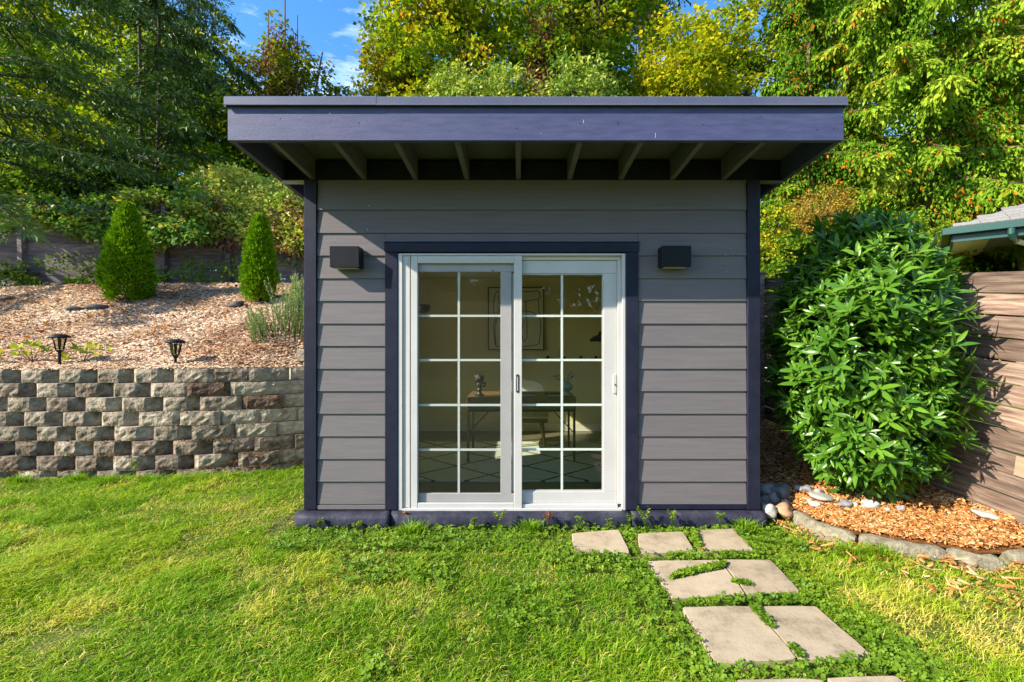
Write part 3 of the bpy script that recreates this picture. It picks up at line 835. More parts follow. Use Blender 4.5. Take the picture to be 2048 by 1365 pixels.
# desk
desk = empty('desk', (0.03, 5.32, 0.014), 'wooden writing desk on thin black steel legs inside the shed', 'desk')
box('desktop', MT['walnut'], desk, -0.555, 0.625, 5.00, 5.60, 0.600, 0.735, 0.004)
box('apron_rail', MT['black'], desk, -0.55, 0.62, 5.01, 5.035, 0.578, 0.598, 0.001)
box('apron_rail', MT['black'], desk, -0.55, 0.62, 5.565, 5.59, 0.578, 0.598, 0.001)
for lx in (-.55, .595):
    for ly in (5.01, 5.565):
        box('leg', MT['black'], desk, lx, lx + .025, ly, ly + .025, 0.034, 0.577, 0.001)
        sx = 1 if lx < 0 else -1
        x0 = lx + .0125 + sx * .014
        if ly < 5.2: MB().tube([(x0, ly + .012, 0.36), (x0 + sx * .2, ly + .012, 0.575)], 0.007, 6).build('brace', MT['black'], desk)
# books, tablet, sculpture, vase on the desk
t = empty('book', (0.12, 5.2, 0.737), 'thin grey book lying on the desk by the door stile', 'book')
box('pages', MT['paper'], t, -0.13, 0.185, 5.10, 5.30, 0.739, 0.752, 0.001); box('cover', mat_flat('blue_grey_cover', (0.12, 0.14, 0.2), 0.6), t, -0.135, 0.19, 5.095, 5.305, 0.753, 0.757, 0.001)
box('cover', MT['clay'], t, -0.135, 0.19, 5.095, 5.305, 0.7355, 0.7385, 0.001)
t = empty('notebook', (0.4, 5.2, 0.737), 'black notebook lying on the desk beside the vase', 'notebook')
box('pages', MT['paper'], t, 0.315, 0.475, 5.10, 5.34, 0.739, 0.749, 0.001); box('cover', MT['clay'], t, 0.305, 0.48, 5.095, 5.35, 0.750, 0.754, 0.001)
box('cover', MT['clay'], t, 0.305, 0.48, 5.095, 5.35, 0.7355, 0.7385, 0.001)
sc = empty('sculpture', (-0.42, 5.10, 0.737), 'dark knotted bust sculpture on the left end of the desk', 'sculpture')
sx, sy = -0.425, 5.12
MB().lathe([(0.055, 0), (0.055, 0.012), (0.035, 0.022), (0.022, 0.045), (0.028, 0.07), (0.02, 0.09)], 14, (sx, sy, .736)).build('plinth', MT['clay'], sc, smooth=False)
bm = bmesh.new()
for (cx, cy, cz, r, s) in ((0, 0, .12, .036, 1.3), (-.018, 0, .17, .036, 1.2), (.014, 0, .185, .036, 1.25), (-.035, .01, .205, .025, 1.1), (.03, 0, .212, .022, 1.0), (0, 0, .215, .028, .9), (.045, 0, .115, .026, .9), (.058, .01, .13, .018, 1)):
    g = bmesh.ops.create_icosphere(bm, subdivisions=2, radius=r)
    for v in g['verts']:
        n = mnoise.noise(v.co * 40 + Vector((cx, cy, cz)) * 30)
        v.co *= 1 + 0.25 * n
        v.co.z *= s
        v.co += Vector((cx, cy, cz))
me = bpy.data.meshes.new('bust'); bm.to_mesh(me); bm.free()
md = link('bust', me, MT['clay'], sc, (sx, sy, .74))
rm = md.modifiers.new('r', 'REMESH'); rm.mode = 'VOXEL'; rm.voxel_size = 0.006
v = empty('vase', (0.53, 5.16, 0.737), 'pale green footed vase with a few dark twigs on the desk', 'vase')
vx, vy = 0.535, 5.16
MB().lathe([(0.045, 0), (0.048, 0.01), (0.036, 0.035), (0.034, 0.045), (0.060, 0.065), (0.078, 0.09), (0.075, 0.115), (0.045, 0.137), (0.040, 0.142), (0.047, 0.152), (0.042, 0.152), (0.034, 0.14)], 20, (vx, vy, .736)).build('body', MT['ceramic'], v, smooth=True)
for pts in ([(0, 0, .12), (-.03, 0, .19), (-.08, 0, .215), (-.17, .01, .205)], [(0, 0, .12), (-.05, 0, .17), (-.11, 0, .18), (-.12, 0, .225)], [(0, 0, .12), (.03, 0, .18), (.07, 0, .20), (.095, 0, .23)], [(0, 0, .12), (.02, .02, .2), (.04, .01, .24)]):
    MB().tube([(vx + a, vy + b2, .74 + c) for a, b2, c in pts], [0.003, 0.0035, 0.004, 0.0015][:len(pts)], 5).build('twig', MT['clay'], v)
# chair behind the desk
ch = empty('chair', (0.09, 5.85, 0.014), 'cream upholstered chair with splayed wooden legs behind the desk', 'chair')
cx = 0.09
box('seat', MT['fabric'], ch, cx - .28, cx + .28, 5.62, 6.15, 0.40, 0.52, 0.03, 3)
bk = MB()
prof = []
for i in range(13):
    a = math.pi * i / 12
    prof.append((cx - .27 * math.cos(a), 0.60 + 0.24 * math.sin(a) ** 0.6))
prof = [(cx - .27, .50)] + prof + [(cx + .27, .50)]
n = len(prof)
bk.add([(x, 6.10, z) for x, z in prof] + [(x, 6.19, z) for x, z in prof], [tuple(range(n)), tuple(range(2 * n - 1, n - 1, -1))] + [(i, n + i, n + (i + 1) % n, (i + 1) % n) for i in range(n)])
bk.build('backrest', MT['fabric'], ch, bevel=0.015, seg=2)
box('arm_rest', MT['fabric'], ch, cx + .25, cx + .30, 5.75, 6.12, 0.47, 0.60, 0.02, 2)
box('seat_frame', MT['walnut'], ch, cx - .27, cx + .27, 5.64, 6.13, 0.345, 0.399, 0.004)
for lx in (-.22, .20):
    for ly in (5.68, 6.08):
        s = 1 if lx > 0 else -1
        MB().tube([(cx + lx, ly, 0.345), (cx + lx + s * .04, ly + (-.03 if ly < 5.9 else .03), 0.036)], [0.026, 0.014], 8).build('leg', MT['walnut'], ch)
# picture on the back wall
pic = empty('picture', (0, YB - .03, 1.66), 'framed black line drawing hanging on the cream back wall', 'picture')
k = YB - .03
PX = lambda px: (px - 1036) * (YB - .03) / 930
PZ = lambda py: 1.34 - (py - 682) * (YB - .03) / 930
fx0, fx1, fz0, fz1 = PX(976), PX(1088), PZ(700), PZ(574.5)
box('paper', MT['paper'], pic, fx0 + .012, fx1 - .012, k, k + .02, fz0 + .012, fz1 - .012, 0)
for a in ((fx0, fx0 + .012, fz0, fz1), (fx1 - .012, fx1, fz0, fz1), (fx0 + .012, fx1 - .012, fz0, fz0 + .012), (fx0 + .012, fx1 - .012, fz1 - .012, fz1)):
    box('frame', MT['black'], pic, a[0], a[1], k - .012, k + .028, a[2], a[3], 0.001)
def smooth_line(pts, n=8):
    P = [Vector((x, 0, z)) for x, z in pts]; out = []
    for i in range(len(P) - 1):
        p0 = P[max(i - 1, 0)]; p1 = P[i]; p2 = P[i + 1]; p3 = P[min(i + 2, len(P) - 1)]
        for j in range(n):
            t = j / n
            out.append(0.5 * ((2 * p1) + (p2 - p0) * t + (2 * p0 - 5 * p1 + 4 * p2 - p3) * t * t + (3 * p1 - p0 - 3 * p2 + p3) * t ** 3))
    out.append(P[-1])
    return out
# pixel strokes of the drawing
for stroke in ([(1000, 692), (991, 690), (987, 650), (991, 640), (987, 620), (988, 600), (992, 586), (1000, 582), (1030, 583), (1062, 583), (1076, 582), (1080, 592), (1077, 598), (1060, 601), (1046, 604), (1042, 601), (1044, 586)],
               [(1077, 600), (1078, 625), (1081, 650), (1079, 680), (1074, 689), (1050, 693), (1020, 694), (1000, 692)],
               [(992, 690), (990, 660), (994, 635), (998, 620), (1010, 618), (1030, 621), (1052, 622), (1068, 626), (1078, 634)],
               [(1052, 602), (1053, 630), (1054, 670), (1051, 680), (1046, 681), (1044, 660), (1046, 640), (1040, 622)],
               [(998, 584), (997, 600), (1002, 612), (1010, 622), (1014, 650), (1012, 684)]):
    MB().tube([(p.x, k - .001, p.z) for p in smooth_line([(PX(a), PZ(b)) for a, b in stroke])], 0.0048, 5).build('ink_line', MT['black'], pic)
# hooks, outlet
for i, px in enumerate((1096, 1128, 1161, 1191)):
    x = (px - 1036) * 6.78 / 930; z = 1.34 - (714.5 - 682) * 6.78 / 930
    r = empty('wall_hook', (x, YB - .01, z), 'round dark wooden wall hook, %s in the row under the picture level' % ('first', 'second', 'third', 'fourth')[i], 'wall hook', 'round wooden hooks in a row on the back wall')
    MB().tube([(x, YB - .001, z), (x, YB - .03, z), (x, YB - .045, z)], [0.010, 0.010, 0.020], 12).build('peg', mat_flat('hook_wood', (0.10, 0.04, 0.02), 0.5) if i == 0 else bpy.data.materials['hook_wood'], r)
    MB().tube([(x, YB - .0455, z), (x, YB - .055, z)], [0.024, 0.018], 12).build('knob', bpy.data.materials['hook_wood'], r)
r = empty('wall_outlet', ((1143 - 1036) * 6.78 / 930, YB - .01, 0.85), 'white electric socket on the back wall behind the vase', 'socket')
x = (1143 - 1036) * 6.78 / 930
box('cover_plate', MT['base_white'], r, x - .035, x + .035, YB - .008, YB - .001, 0.79, 0.905, 0.001)
box('socket_face', MT['grey_vinyl'], r, x - .015, x + .015, YB - .011, YB - .0085, 0.80, 0.84, 0.001)
box('socket_face', MT['grey_vinyl'], r, x - .015, x + .015, YB - .011, YB - .0085, 0.855, 0.895, 0.001)
# dark lamp shade on a wall arm at right
r = empty('wall_arm_lamp', (1.45, YB - .02, 1.45), 'dark metal arm lamp with tilted dome shade on the back wall', 'lamp')
lx, ly = (1201 - 1036) * 6.2 / 930, 6.2
lz = 1.34 - (683 - 682) * 6.2 / 930
MB().lathe([(0.150, 0.0), (0.146, 0.022), (0.118, 0.055), (0.070, 0.078), (0.030, 0.092), (0.022, 0.125), (0.008, 0.135)], 20, (lx, ly, lz)).build('shade', MT['black'], r, smooth=True)
MB().tube([(lx, ly, lz + .13), (lx + .12, ly + .1, lz + .22), (lx + .3, ly + .35, lz + .16), (lx + .4, YB - .02, lz + .05)], 0.008, 8).build('arm', MT['black'], r)
MB().tube([(lx + .4, YB - .03, lz + .05), (lx + .4, YB - .001, lz + .05)], 0.05, 14).build('wall_plate', MT['black'], r)
# hanging planter
hpd = 5.0
hx_, hz_ = (848 - 1036) * hpd / 930, 1.34 - (626 - 682) * hpd / 930
r = empty('hanging_planter', (hx_, hpd, hz_), 'dark hanging bowl planter on cords by the left pane', 'planter')
MB().lathe([(0.038, 0), (0.056, 0.02), (0.064, 0.05), (0.066, 0.088), (0.060, 0.088), (0.056, 0.05)], 18, (hx_, hpd, hz_)).build('bowl', MT['clay'], r, smooth=True)
for a in (0, 2.1, 4.2):
    MB().tube([(hx_ + .062 * math.cos(a), hpd + .062 * math.sin(a), hz_ + .085), (hx_, hpd, 2.268)], 0.0025, 4).build('cord', MT['fabric'], r)
MB().tube([(hx_ + .01, hpd, hz_), (hx_ + .012, hpd, hz_ - .06)], 0.004, 4).build('tassel', MT['clay'], r)

# ------------------------------------------------------------------ retaining wall
rw = empty('retaining_wall', (-5, 4.95, -0.1), 'curved grey split-face block retaining wall holding up the mulch terrace', 'wall')
PL = [Vector((a, b, 0)) for a, b in WALL_PTS]
SEG = [(PL[i + 1] - PL[i]).length for i in range(len(PL) - 1)]
TOT = sum(SEG)
def along(s):
    for i, l in enumerate(SEG):
        if s <= l or i == len(SEG) - 1:
            return PL[i] + (PL[i + 1] - PL[i]) * (s / l), (PL[i + 1] - PL[i]).normalized()
        s -= l
BW, BH, BD = 0.413, 0.153, 0.20
def block_mesh(seed, facet):
    nx, nz = 8, 4
    rs = random.Random(seed)
    V = []; F = []
    cut = rs.uniform(0.56, 0.66)
    for j in range(nz + 1):
        for i in range(nx + 1):
            u, w = i / nx, j / nz
            x = -BW / 2 + .004 + u * (BW - .008); z = .003 + w * (BH - .006)
            edge = min(1, min(u, 1 - u) * 14, min(w, 1 - w) * 8)
            if facet:
                y = 0.030 * max(0, 0.10 - u) / 0.10 + max(0, u - cut) / (1 - cut) * 0.125
            else:
                y = 0.012 * max(0, 0.06 - u) / 0.06 + 0.02 * max(0, u - .94) / .06
            y += 0.012 * (1 - edge)
            y -= (0.017 * mnoise.noise(Vector((x * 17, z * 17, seed * 3.3))) + 0.010 * mnoise.noise(Vector((x * 45, z * 45, seed * 5.1)))) * (0.35 + .65 * edge)
            V.append((x, y, z))
    w1 = nx + 1
    for j in range(nz):
        for i in range(nx):
            F.append((j * w1 + i, j * w1 + i + 1, (j + 1) * w1 + i + 1, (j + 1) * w1 + i))
    # back frame
    b0 = len(V)
    ring = [i for i in range(nx + 1)] + [j * w1 + nx for j in range(1, nz + 1)] + [nz * w1 + i for i in range(nx - 1, -1, -1)] + [j * w1 for j in range(nz - 1, 0, -1)]
    for i in ring:
        x, y, z = V[i]
        V.append((x * (0.93), BD, z))
    n = len(ring)
    for i in range(n):
        F.append((ring[(i + 1) % n], ring[i], b0 + i, b0 + (i + 1) % n))
    F.append(tuple(b0 + i for i in range(n)))
    return MB().add(V, F).mesh('block')
bl_f = [block_mesh(i, True) for i in range(8)]
bl_p = [block_mesh(i + 20, False) for i in range(5)]
def with_mat(meshes, key):
    out = []
    for m in meshes:
        c = m.copy(); c.materials.clear(); c.materials.append(MT[key]); out.append(c)
    return out
VAR = {(k, f): with_mat(ms, k) for k in ('block', 'block_pale', 'block_brown', 'block_mossy') for f, ms in (('f', bl_f), ('p', bl_p))}
rb = random.Random(5)
debris = []
for c in range(8):
    z0 = 1.04 - BH * (7 - c) - BH
    off = (0.13, 0.30, 0.06, 0.26, 0.11, 0.33, 0.20, 0.02)[c]
    s = off
    while s < TOT - .25:
        p, t = along(s)
        nv = Vector((t.y, -t.x, 0))
        pos = p - nv * (0.020 * c) 
        pos.z = z0
        ang = math.atan2(t.y, t.x)
        ppx = 1036 + 930 * pos.x / pos.y
        # the right-hand blocks are plain-faced
        plain = ppx > 300 + 30 * (c % 3) + (0 if c > 3 else 60) + rb.uniform(-20, 60)
        key = 'block'
        if ppx > 470 and c >= 3: key = 'block_pale' if rb.random() < .75 else 'block_brown'
        if c <= 2 and rb.random() < .6: key = 'block_mossy'
        if abs(ppx - 395) < 40 and c == 6: key = 'block_brown'
        if abs(ppx - 530) < 38 and c == 5: key = 'block_brown'
        if key == 'block' and rb.random() < .12: key = 'block_mossy'
        me = rb.choice(VAR[(key, 'p' if plain else 'f')])
        link('block', me, None, rw, pos, (0, rb.uniform(-.008, .008), ang + rb.uniform(-.012, .012)))
        s += BW + rb.uniform(0.0, .006)
# moss and fallen bits lying on the ledges of the wall
n = 5200
rs = rng.random(n) * 9.0
cc = rng.choice([1, 1, 1, 2, 2, 3, 3, 4, 5], n)
P = np.zeros((n, 3))
for i in range(n):
    p, t = along(rs[i])
    nv = Vector((t.y, -t.x, 0))
    q = p - nv * (0.020 * cc[i] - rng.random() * .026)
    P[i] = (q.x, q.y, 1.04 - BH * (8 - cc[i]) + .004 + .006 * rng.random())
keep = (vnoise(P[:, 0], cc * 3.0, 0.35, 8) > 0.42)
P = P[keep]; n = len(P)
D = rng.normal(size=(n, 3)); D[:, 2] *= .3
V_, F_ = leaves(P, D, rng.normal(size=(n, 3)) + [0, 0, 2], .012 + .014 * rng.random(n), .008 + .008 * rng.random(n))
MT['ledge'] = mat_leaf('ledge_debris', [(0.06, 0.03, 0.012), (0.22, 0.09, 0.02), (0.30, 0.15, 0.03), (0.12, 0.14, 0.02)], trans=0)
o = tri_mesh('ledge_debris', V_, F_, MT['ledge'], rw, np.repeat(rng.random(n), 2)); o['kind'] = 'stuff'
# loose block standing on the wall's end by the shed
o = box('loose_block', MT['block_pale'], None, -2.62, -2.44, 5.50, 5.64, 1.10, 1.24, 0.006)
tag(o, 'single pale square block standing on the terrace at the shed corner', 'block')

# ------------------------------------------------------------------ fences
def board_mesh(name, l, h, t, wav=0.0):
    m = MB()
    n = 4
    V = []; F = []
    for i in range(n + 1):
        x = l * i / n
        dz = wav * (random.random() - .5); dy = wav * (random.random() - .5)
        V += [(x, dy - t, dz), (x, dy, dz), (x, dy, dz + h), (x, dy - t, dz + h)]
    for i in range(n):
        a = i * 4; b2 = a + 4
        F += [(a, b2, b2 + 1, a + 1), (a + 1, b2 + 1, b2 + 2, a + 2), (a + 2, b2 + 2, b2 + 3, a + 3), (a + 3, b2 + 3, b2, a)]
    F += [(0, 1, 2, 3), (n * 4 + 3, n * 4 + 2, n * 4 + 1, n * 4)]
    return m.add(V, F).mesh(name)
# far fence behind the terrace
ff = empty('wooden_fence', (-7, 8.9, 2.3), 'weathered grey horizontal board fence at the back of the mulch terrace', 'fence')
def ffy(x): return 8.55 + (x + 10.5) * 0.115
fposts = [-13.2, -11.6, (36 - 1036) * 8.6 / 930, (193 - 1036) * 8.75 / 930, (327 - 1036) * 8.95 / 930, (459 - 1036) * 9.1 / 930, (593 - 1036) * 9.3 / 930, -2.9, -1.4]
ffm = [board_mesh('board', 1.0, .1465, .02, .006) for _ in range(5)]
for i in range(len(fposts) - 1):
    xa, xb = fposts[i], fposts[i + 1]
    ya, yb = ffy(xa), ffy(xb)
    L = math.hypot(xb - xa, yb - ya); ang = math.atan2(yb - ya, xb - xa)
    zb = 2.33
    for k in range(11):
        link('board', rb.choice(ffm), MT['fence_grey'], ff, (xa, ya + .06 + rb.uniform(-.007, .007), zb - .05 + k * .150), (rb.uniform(-.02, .02), rb.uniform(-.004, .004), ang), (L - .004, 1, 1))
for i, xa in enumerate(fposts):
    ya = ffy(xa)
    m = MB().box(xa - .045, xa + .045, ya - .06, ya + .032, 2.1, 3.98)
    o = m.build('post', MT['fence_grey'], ff, (xa, ya, 2.1), bevel=0.004)
    o.rotation_euler = (0, rb.uniform(-.02, .02), 0)
# right fence beside the laurel
rf = empty('wooden_fence', (3.2, 4.2, 0.1), 'warm brown spaced board fence running beside the laurel', 'fence')
FA = Vector((3.50, 2.28, 0)); FB = Vector((2.80, 6.66, 0))   # near end .. far end
dirF = (FB - FA); LF = dirF.length; dirF.normalize()
angF = math.atan2(dirF.y, dirF.x)
def fence_base(y): return 0.107 + (y - 3.1) * 0.117
slope = 0.117 * dirF.y
bays = [(0.0, 2.02), (2.02, LF - 0.0)]
rfm = [board_mesh('board', 1.0, .1425, .022, .006) for _ in range(5)]
for bi, (s0, s1) in enumerate(bays):
    for k in range(11):
        p = FA + dirF * s0
        z = fence_base(p.y) + .01 + k * 0.1545
        mt = MT['fence_brown']
        o = link('board', rb.choice(rfm).copy(), None, rf, (p.x, p.y, z), (0, 0, 0), (s1 - s0 - .006, 1, 1))
        o.data.materials.append(mt)
        o.rotation_euler = (rb.uniform(-.03, .03), -math.atan(slope) + rb.uniform(-.003, .003), angF)
# a paler patched length near the ground
p = FA + dirF * 0.55
o = MB().box(0, .33, -.005, .006, .004, .136).mesh('pale_patch')
o = link('patch_board', o, MT['fence_new'], rf, (p.x - .004, p.y, fence_base(p.y) + .01 + .1545 * 2), None, None)
o.rotation_euler = (0, -math.atan(slope), angF)
# (the boards' proud side faces the garden: posts behind)
for s in (0.0, 2.02, LF):
    p = FA + dirF * s + Vector((dirF.y, -dirF.x, 0)) * .055
    zb = fence_base(p.y)
    MB().box(p.x - .045, p.x + .045, p.y - .045, p.y + .045, zb - .4, zb + 1.73).build('post', MT['fence_brown'], rf, (p.x, p.y, zb), bevel=0.004)
# front post with a cap at far end by the shed
px_, py_ = 2.93, 5.55
p = Vector((2.905, 5.60, 0))
MB().box(p.x - .045, p.x + .045, p.y - .045, p.y + .045, 0.2, 2.14).build('post', MT['fence_brown'], rf, (p.x, p.y, .3), bevel=0.004)
MB().box(p.x - .06, p.x + .06, p.y - .06, p.y + .06, 2.141, 2.165).build('post_cap', MT['fence_brown'], rf, (p.x, p.y, 2.14), bevel=0.006)

# ------------------------------------------------------------------ paving slabs
PAV = [
 ([(1143, 1066), (1237, 1058), (1260, 1106), (1150, 1104)], 'square concrete slab alone at the left, nearest the door sill'),
 ([(1275, 1066), (1365, 1062), (1390, 1103), (1283, 1105)], 'concrete slab in the middle of the row of three by the shed'),
 ([(1385, 1060), (1470, 1056), (1508, 1100), (1398, 1103)], 'concrete slab at the right end of the row of three by the shed'),
 ([(1293, 1122), (1440, 1119), (1492, 1190), (1345, 1197)], 'concrete slab crossed by a strip of clover, left of the second row'),
 ([(1443, 1119), (1540, 1119), (1602, 1184), (1495, 1190)], 'concrete slab with dry stems on it, right of the second row'),
 ([(1363, 1213), (1504, 1212), (1597, 1318), (1432, 1327)], 'large concrete slab at the left of the third row'),
 ([(1508, 1212), (1632, 1212), (1745, 1310), (1601, 1320)], 'large concrete slab at the right of the third row'),
 ([(1470, 1358), (1640, 1357), (1755, 1460), (1540, 1465)], 'concrete slab cut by the bottom of the view, left of the pair'),
 ([(1650, 1355), (1790, 1350), (1925, 1450), (1765, 1458)], 'concrete slab cut by the bottom of the view, right of the pair')]
pav_world = []
for poly, lab in PAV:
    q = [GP(a, b, -0.068) for a, b in poly]
    pav_world.append(q)
    q = q[::-1]
    # slightly uneven outline
    out = []
    for i in range(4):
        a = Vector((*q[i], 0)); b2 = Vector((*q[(i + 1) % 4], 0))
        for t in (0.03, 0.25, 0.5, 0.75, 0.97):
            p = a.lerp(b2, t); nn = (b2 - a).normalized(); nn = Vector((-nn.y, nn.x, 0))
            p += nn * (random.uniform(-.004, .004) if 0.1 < t < .9 else random.uniform(.001, .005))
            out.append((p.x, p.y))
    c = np.mean(q, axis=0)
    area = sum(out[i][0] * out[(i + 1) % len(out)][1] - out[(i + 1) % len(out)][0] * out[i][1] for i in range(len(out)))
    if area < 0: out = out[::-1]
    o = MB().prism(out, -0.12, -0.068 + random.uniform(-.003, .003)).build('paving_slab', MT['paver'], None, (c[0], c[1], -.1), bevel=0.003, seg=2)
    tag(o, lab, 'paving slab', 'stepping slabs in the grass')
# ------------------------------------------------------------------ curb stones
def curb_piece(pts, lab, h=0.075, wdt=0.10):
    P = [Vector((a, b2, 0)) for a, b2 in pts]
    # resample
    Q = []
    for i in range(len(P) - 1):
        for t in np.linspace(0, 1, 7)[:-1]:
            Q.append(P[i].lerp(P[i + 1], t))
    Q.append(P[-1])
    prof = [(-.5, -1.3), (-.5, .3), (-.36, .85), (-.1, 1.0), (.2, 1.0), (.42, .8), (.5, .3), (.5, -1.3)]
    V = []; F = []
    m = len(prof)
    for i, p in enumerate(Q):
        d = (Q[min(i + 1, len(Q) - 1)] - Q[max(i - 1, 0)]).normalized(); nv = Vector((-d.y, d.x, 0))
        e = min(i, len(Q) - 1 - i); sh = (0.72, 0.93, 1.0)[min(e, 2)]
        zb = -0.085
        for a, b2 in prof:
            jit = 0.010 * mnoise.noise(Vector((p.x * 14 + a * 3, p.y * 14 + b2 * 2, 4.2)))
            q = p + nv * (a * wdt * sh + jit)
            V.append((q.x, q.y, zb + (b2 * h * (sh if b2 > 0 else 1)) + jit))
    for i in range(len(Q) - 1):
        for k2 in range(m):
            F.append((i * m + k2, i * m + (k2 + 1) % m, (i + 1) * m + (k2 + 1) % m, (i + 1) * m + k2))
    F.append(tuple(range(m - 1, -1, -1))); F.append(tuple((len(Q) - 1) * m + k2 for k2 in range(m)))
    o = MB().add(V, F).build('edging_stone', MT['curb'], None, (P[0].x, P[0].y, -.1), smooth=False)
    tag(o, lab, 'edging stone', 'rough concrete edging along the bark bed')
curb_piece([GP(1583, 1018, -.02), GP(1640, 1050, -.02), GP(1712, 1070, -.02)], 'rough concrete edging piece beside the round river stones')
curb_piece([GP(1718, 1068, -.02), GP(1800, 1086, -.02), GP(1890, 1098, -.02)], 'middle piece of rough concrete edging under the laurel')
curb_piece([GP(1893, 1096, -.02), GP(1950, 1112, -.02), GP(2006, 1118, -.02)], 'short rough concrete edging piece towards the brown fence')
curb_piece([GP(2010, 1104, -.02), GP(2080, 1108, -.02), GP(2150, 1110, -.02)], 'edging piece meeting the foot of the brown fence')

# ------------------------------------------------------------------ stones
def stone(px, py, w, h, mat, lab, group, d=None, z=None, cat='stone', name='river_stone', dep=0.8, seed=0):
    """px, py is the middle of the stone in the photograph, w, h its size there"""
    if d is None:
        d = 2.9
        while d < 6:
            x = (px - 1036) * d / 930
            zr = 1.34 - (py - 682) * d / 930
            hh = h * d / 930
            if zr < float(bed_z(np.array(x), np.array(d))) + .022 + .22 * hh and d > float(curb_y(x)) - .06: break
            d += .01
    x = (px - 1036) * d / 930; zc = 1.34 - (py - 682) * d / 930
    bm = bmesh.new()
    bmesh.ops.create_icosphere(bm, subdivisions=3, radius=1)
    rx, rz = w * d / 930 / 2, h * d / 930 / 2
    for vv in bm.verts:
        n = mnoise.noise(vv.co * 1.1 + Vector((seed * 3.7, 1, 2))) * .42
        vv.co = Vector((vv.co.x * rx, vv.co.y * rx * dep, vv.co.z * rz)) * (1 + n)
    me = bpy.data.meshes.new(name); bm.to_mesh(me); bm.free()
    me.polygons.foreach_set('use_smooth', [True] * len(me.polygons))
    o = link(name, me, MT[mat], None, (x, d, zc), (0, random.uniform(-.15, .15), random.uniform(-.5, .5)))
    tag(o, lab, cat, group)
    return o
G = 'river stones between the shed corner and the bark bed'
S = [
 (1561, 983, 42, 34, 'stone_grey', 'largest grey stone at the back of the pile by the shed corner'),
 (1532, 978, 34, 26, 'stone_grey', 'dark grey stone half hidden at the shed corner'),
 (1571, 992, 18, 30, 'stone_grey', 'narrow upright grey stone in front of the largest grey one'),
 (1545, 998, 22, 24, 'stone_grey', 'round lilac grey stone in the middle of the pile'),
 (1527, 1000, 22, 20, 'stone_grey', 'blue grey stone touching the navy corner board'),
 (1540, 1021, 30, 26, 'stone_white', 'pale greenish white stone at the front of the pile'),
 (1566, 1020, 42, 26, 'stone_tan', 'tan orange stone at the front of the pile'),
 (1570, 1004, 16, 12, 'stone_white', 'small white pebble behind the tan stone'),
 (1600, 976, 22, 14, 'stone_grey', 'grey pebble at the left of the row along the bark bed'),
 (1616, 978, 22, 15, 'stone_grey', 'smooth grey pebble, second along the bark bed'),
 (1637, 984, 20, 13, 'stone_grey', 'dull grey pebble, third along the bark bed'),
 (1644, 995, 44, 13, 'stone_white', 'long flat layered pale stone in the bark'),
 (1632, 1008, 24, 12, 'stone_white', 'white oval pebble behind the edging'),
 (1619, 1001, 10, 8, 'stone_white', 'tiny white pebble beside the white oval one'),
 (1692, 1007, 30, 14, 'stone_grey', 'slanting slate grey pebble in the bark'),
 (1710, 1010, 12, 12, 'stone_white', 'small upright pale pebble among the bark chips'),
 (1742, 1008, 30, 18, 'stone_white', 'broken white stone under the laurel'),
 (1729, 1014, 12, 10, 'stone_grey', 'little grey pebble beside the broken white stone'),
 (1802, 1017, 16, 12, 'stone_grey', 'blue grey pebble at the shaded edge of the laurel'),
 (1775, 1020, 14, 10, 'stone_white', 'beige pebble under the laurel leaves'),
 (1972, 1030, 44, 13, 'stone_white', 'long pale driftwood-like stone at the foot of the brown fence')]
for i, (a, b2, w, h, m_, lab) in enumerate(S):
    stone(a, b2, w * .98, h * 1.0, m_, lab, G, seed=i)
for i, (a, b2, w, h, lab) in enumerate(((192, 616, 40, 14, 'dark rock in the mulch left of the larger cone shrub'), (150, 619, 34, 11, 'flat brown rock half sunk in the mulch below the fence'), (472, 609, 30, 13, 'grey brown rock in the mulch left of the slim cone shrub'), (10, 598, 30, 12, 'rock at the far left edge of the mulch'))):
    d = 8.0
    for _ in range(10):
        x = (a - 1036) * d / 930
        zz = float(terr_z(np.array(x), np.array(d))) + .03
        f_ = lambda q: 1.34 - (b2 - 682) * q / 930 - (1.03 + .38 * (q - 5.1) + .04)
        d = (1.34 - 1.03 + .38 * 5.1 - .04) / (.38 + (b2 - 682) / 930)
    stone(a, b2, w, h * 1.2, 'rock_dark', lab, 'rocks lying in the mulch', d=d, cat='rock', name='garden_rock', seed=i + 50)

# ------------------------------------------------------------------ path lights
def path_light(px, ytop, ybot, label):
    d = 5.16
    x = (px - 1036) * d / 930
    zt = 1.34 - (ytop - 682) * d / 930; zb = float(terr_z(np.array(x), np.array(d))) - .02
    r = empty('path_light', (x, d, zb), label, 'garden lamp', 'solar stake lights on the terrace edge')
    MB().tube([(x, d, zb), (x, d, zt - .20)], [0.014, 0.014], 10).build('stake', MT['lamp_black'], r)
    MB().lathe([(0.020, 0), (0.026, .012), (0.036, .022), (.036, .03)], 14, (x, d, zt - .205)).build('collar', MT['lamp_black'], r)
    MB().lathe([(0.034, 0), (0.062, .125)], 12, (x, d, zt - .172)).build('glass_shade', MT['lampglass'], r)
    MB().tube([(x, d, zt - .17), (x, d, zt - .05)], [0.010, 0.018], 8).build('inner_stem', MT['lamp_black'], r)
    for k in range(6):
        a = k * math.pi / 3 + .3
        MB().tube([(x + .036 * math.cos(a), d + .036 * math.sin(a), zt - .174), (x + .064 * math.cos(a), d + .064 * math.sin(a), zt - .046)], 0.004, 5).build('rib', MT['lamp_black'], r)
    MB().lathe([(0.066, -.046), (0.094, -.044), (0.096, -.034), (0.080, -.016), (0.050, -.004), (0.010, 0.0)], 20, (x, d, zt)).build('cap', MT['lamp_black'], r)
path_light(119, 668, 738, 'black solar stake light with a cap, between the two yellow-green plants')
path_light(351, 678, 738, 'black solar stake light with a cap, standing alone nearer the shed')

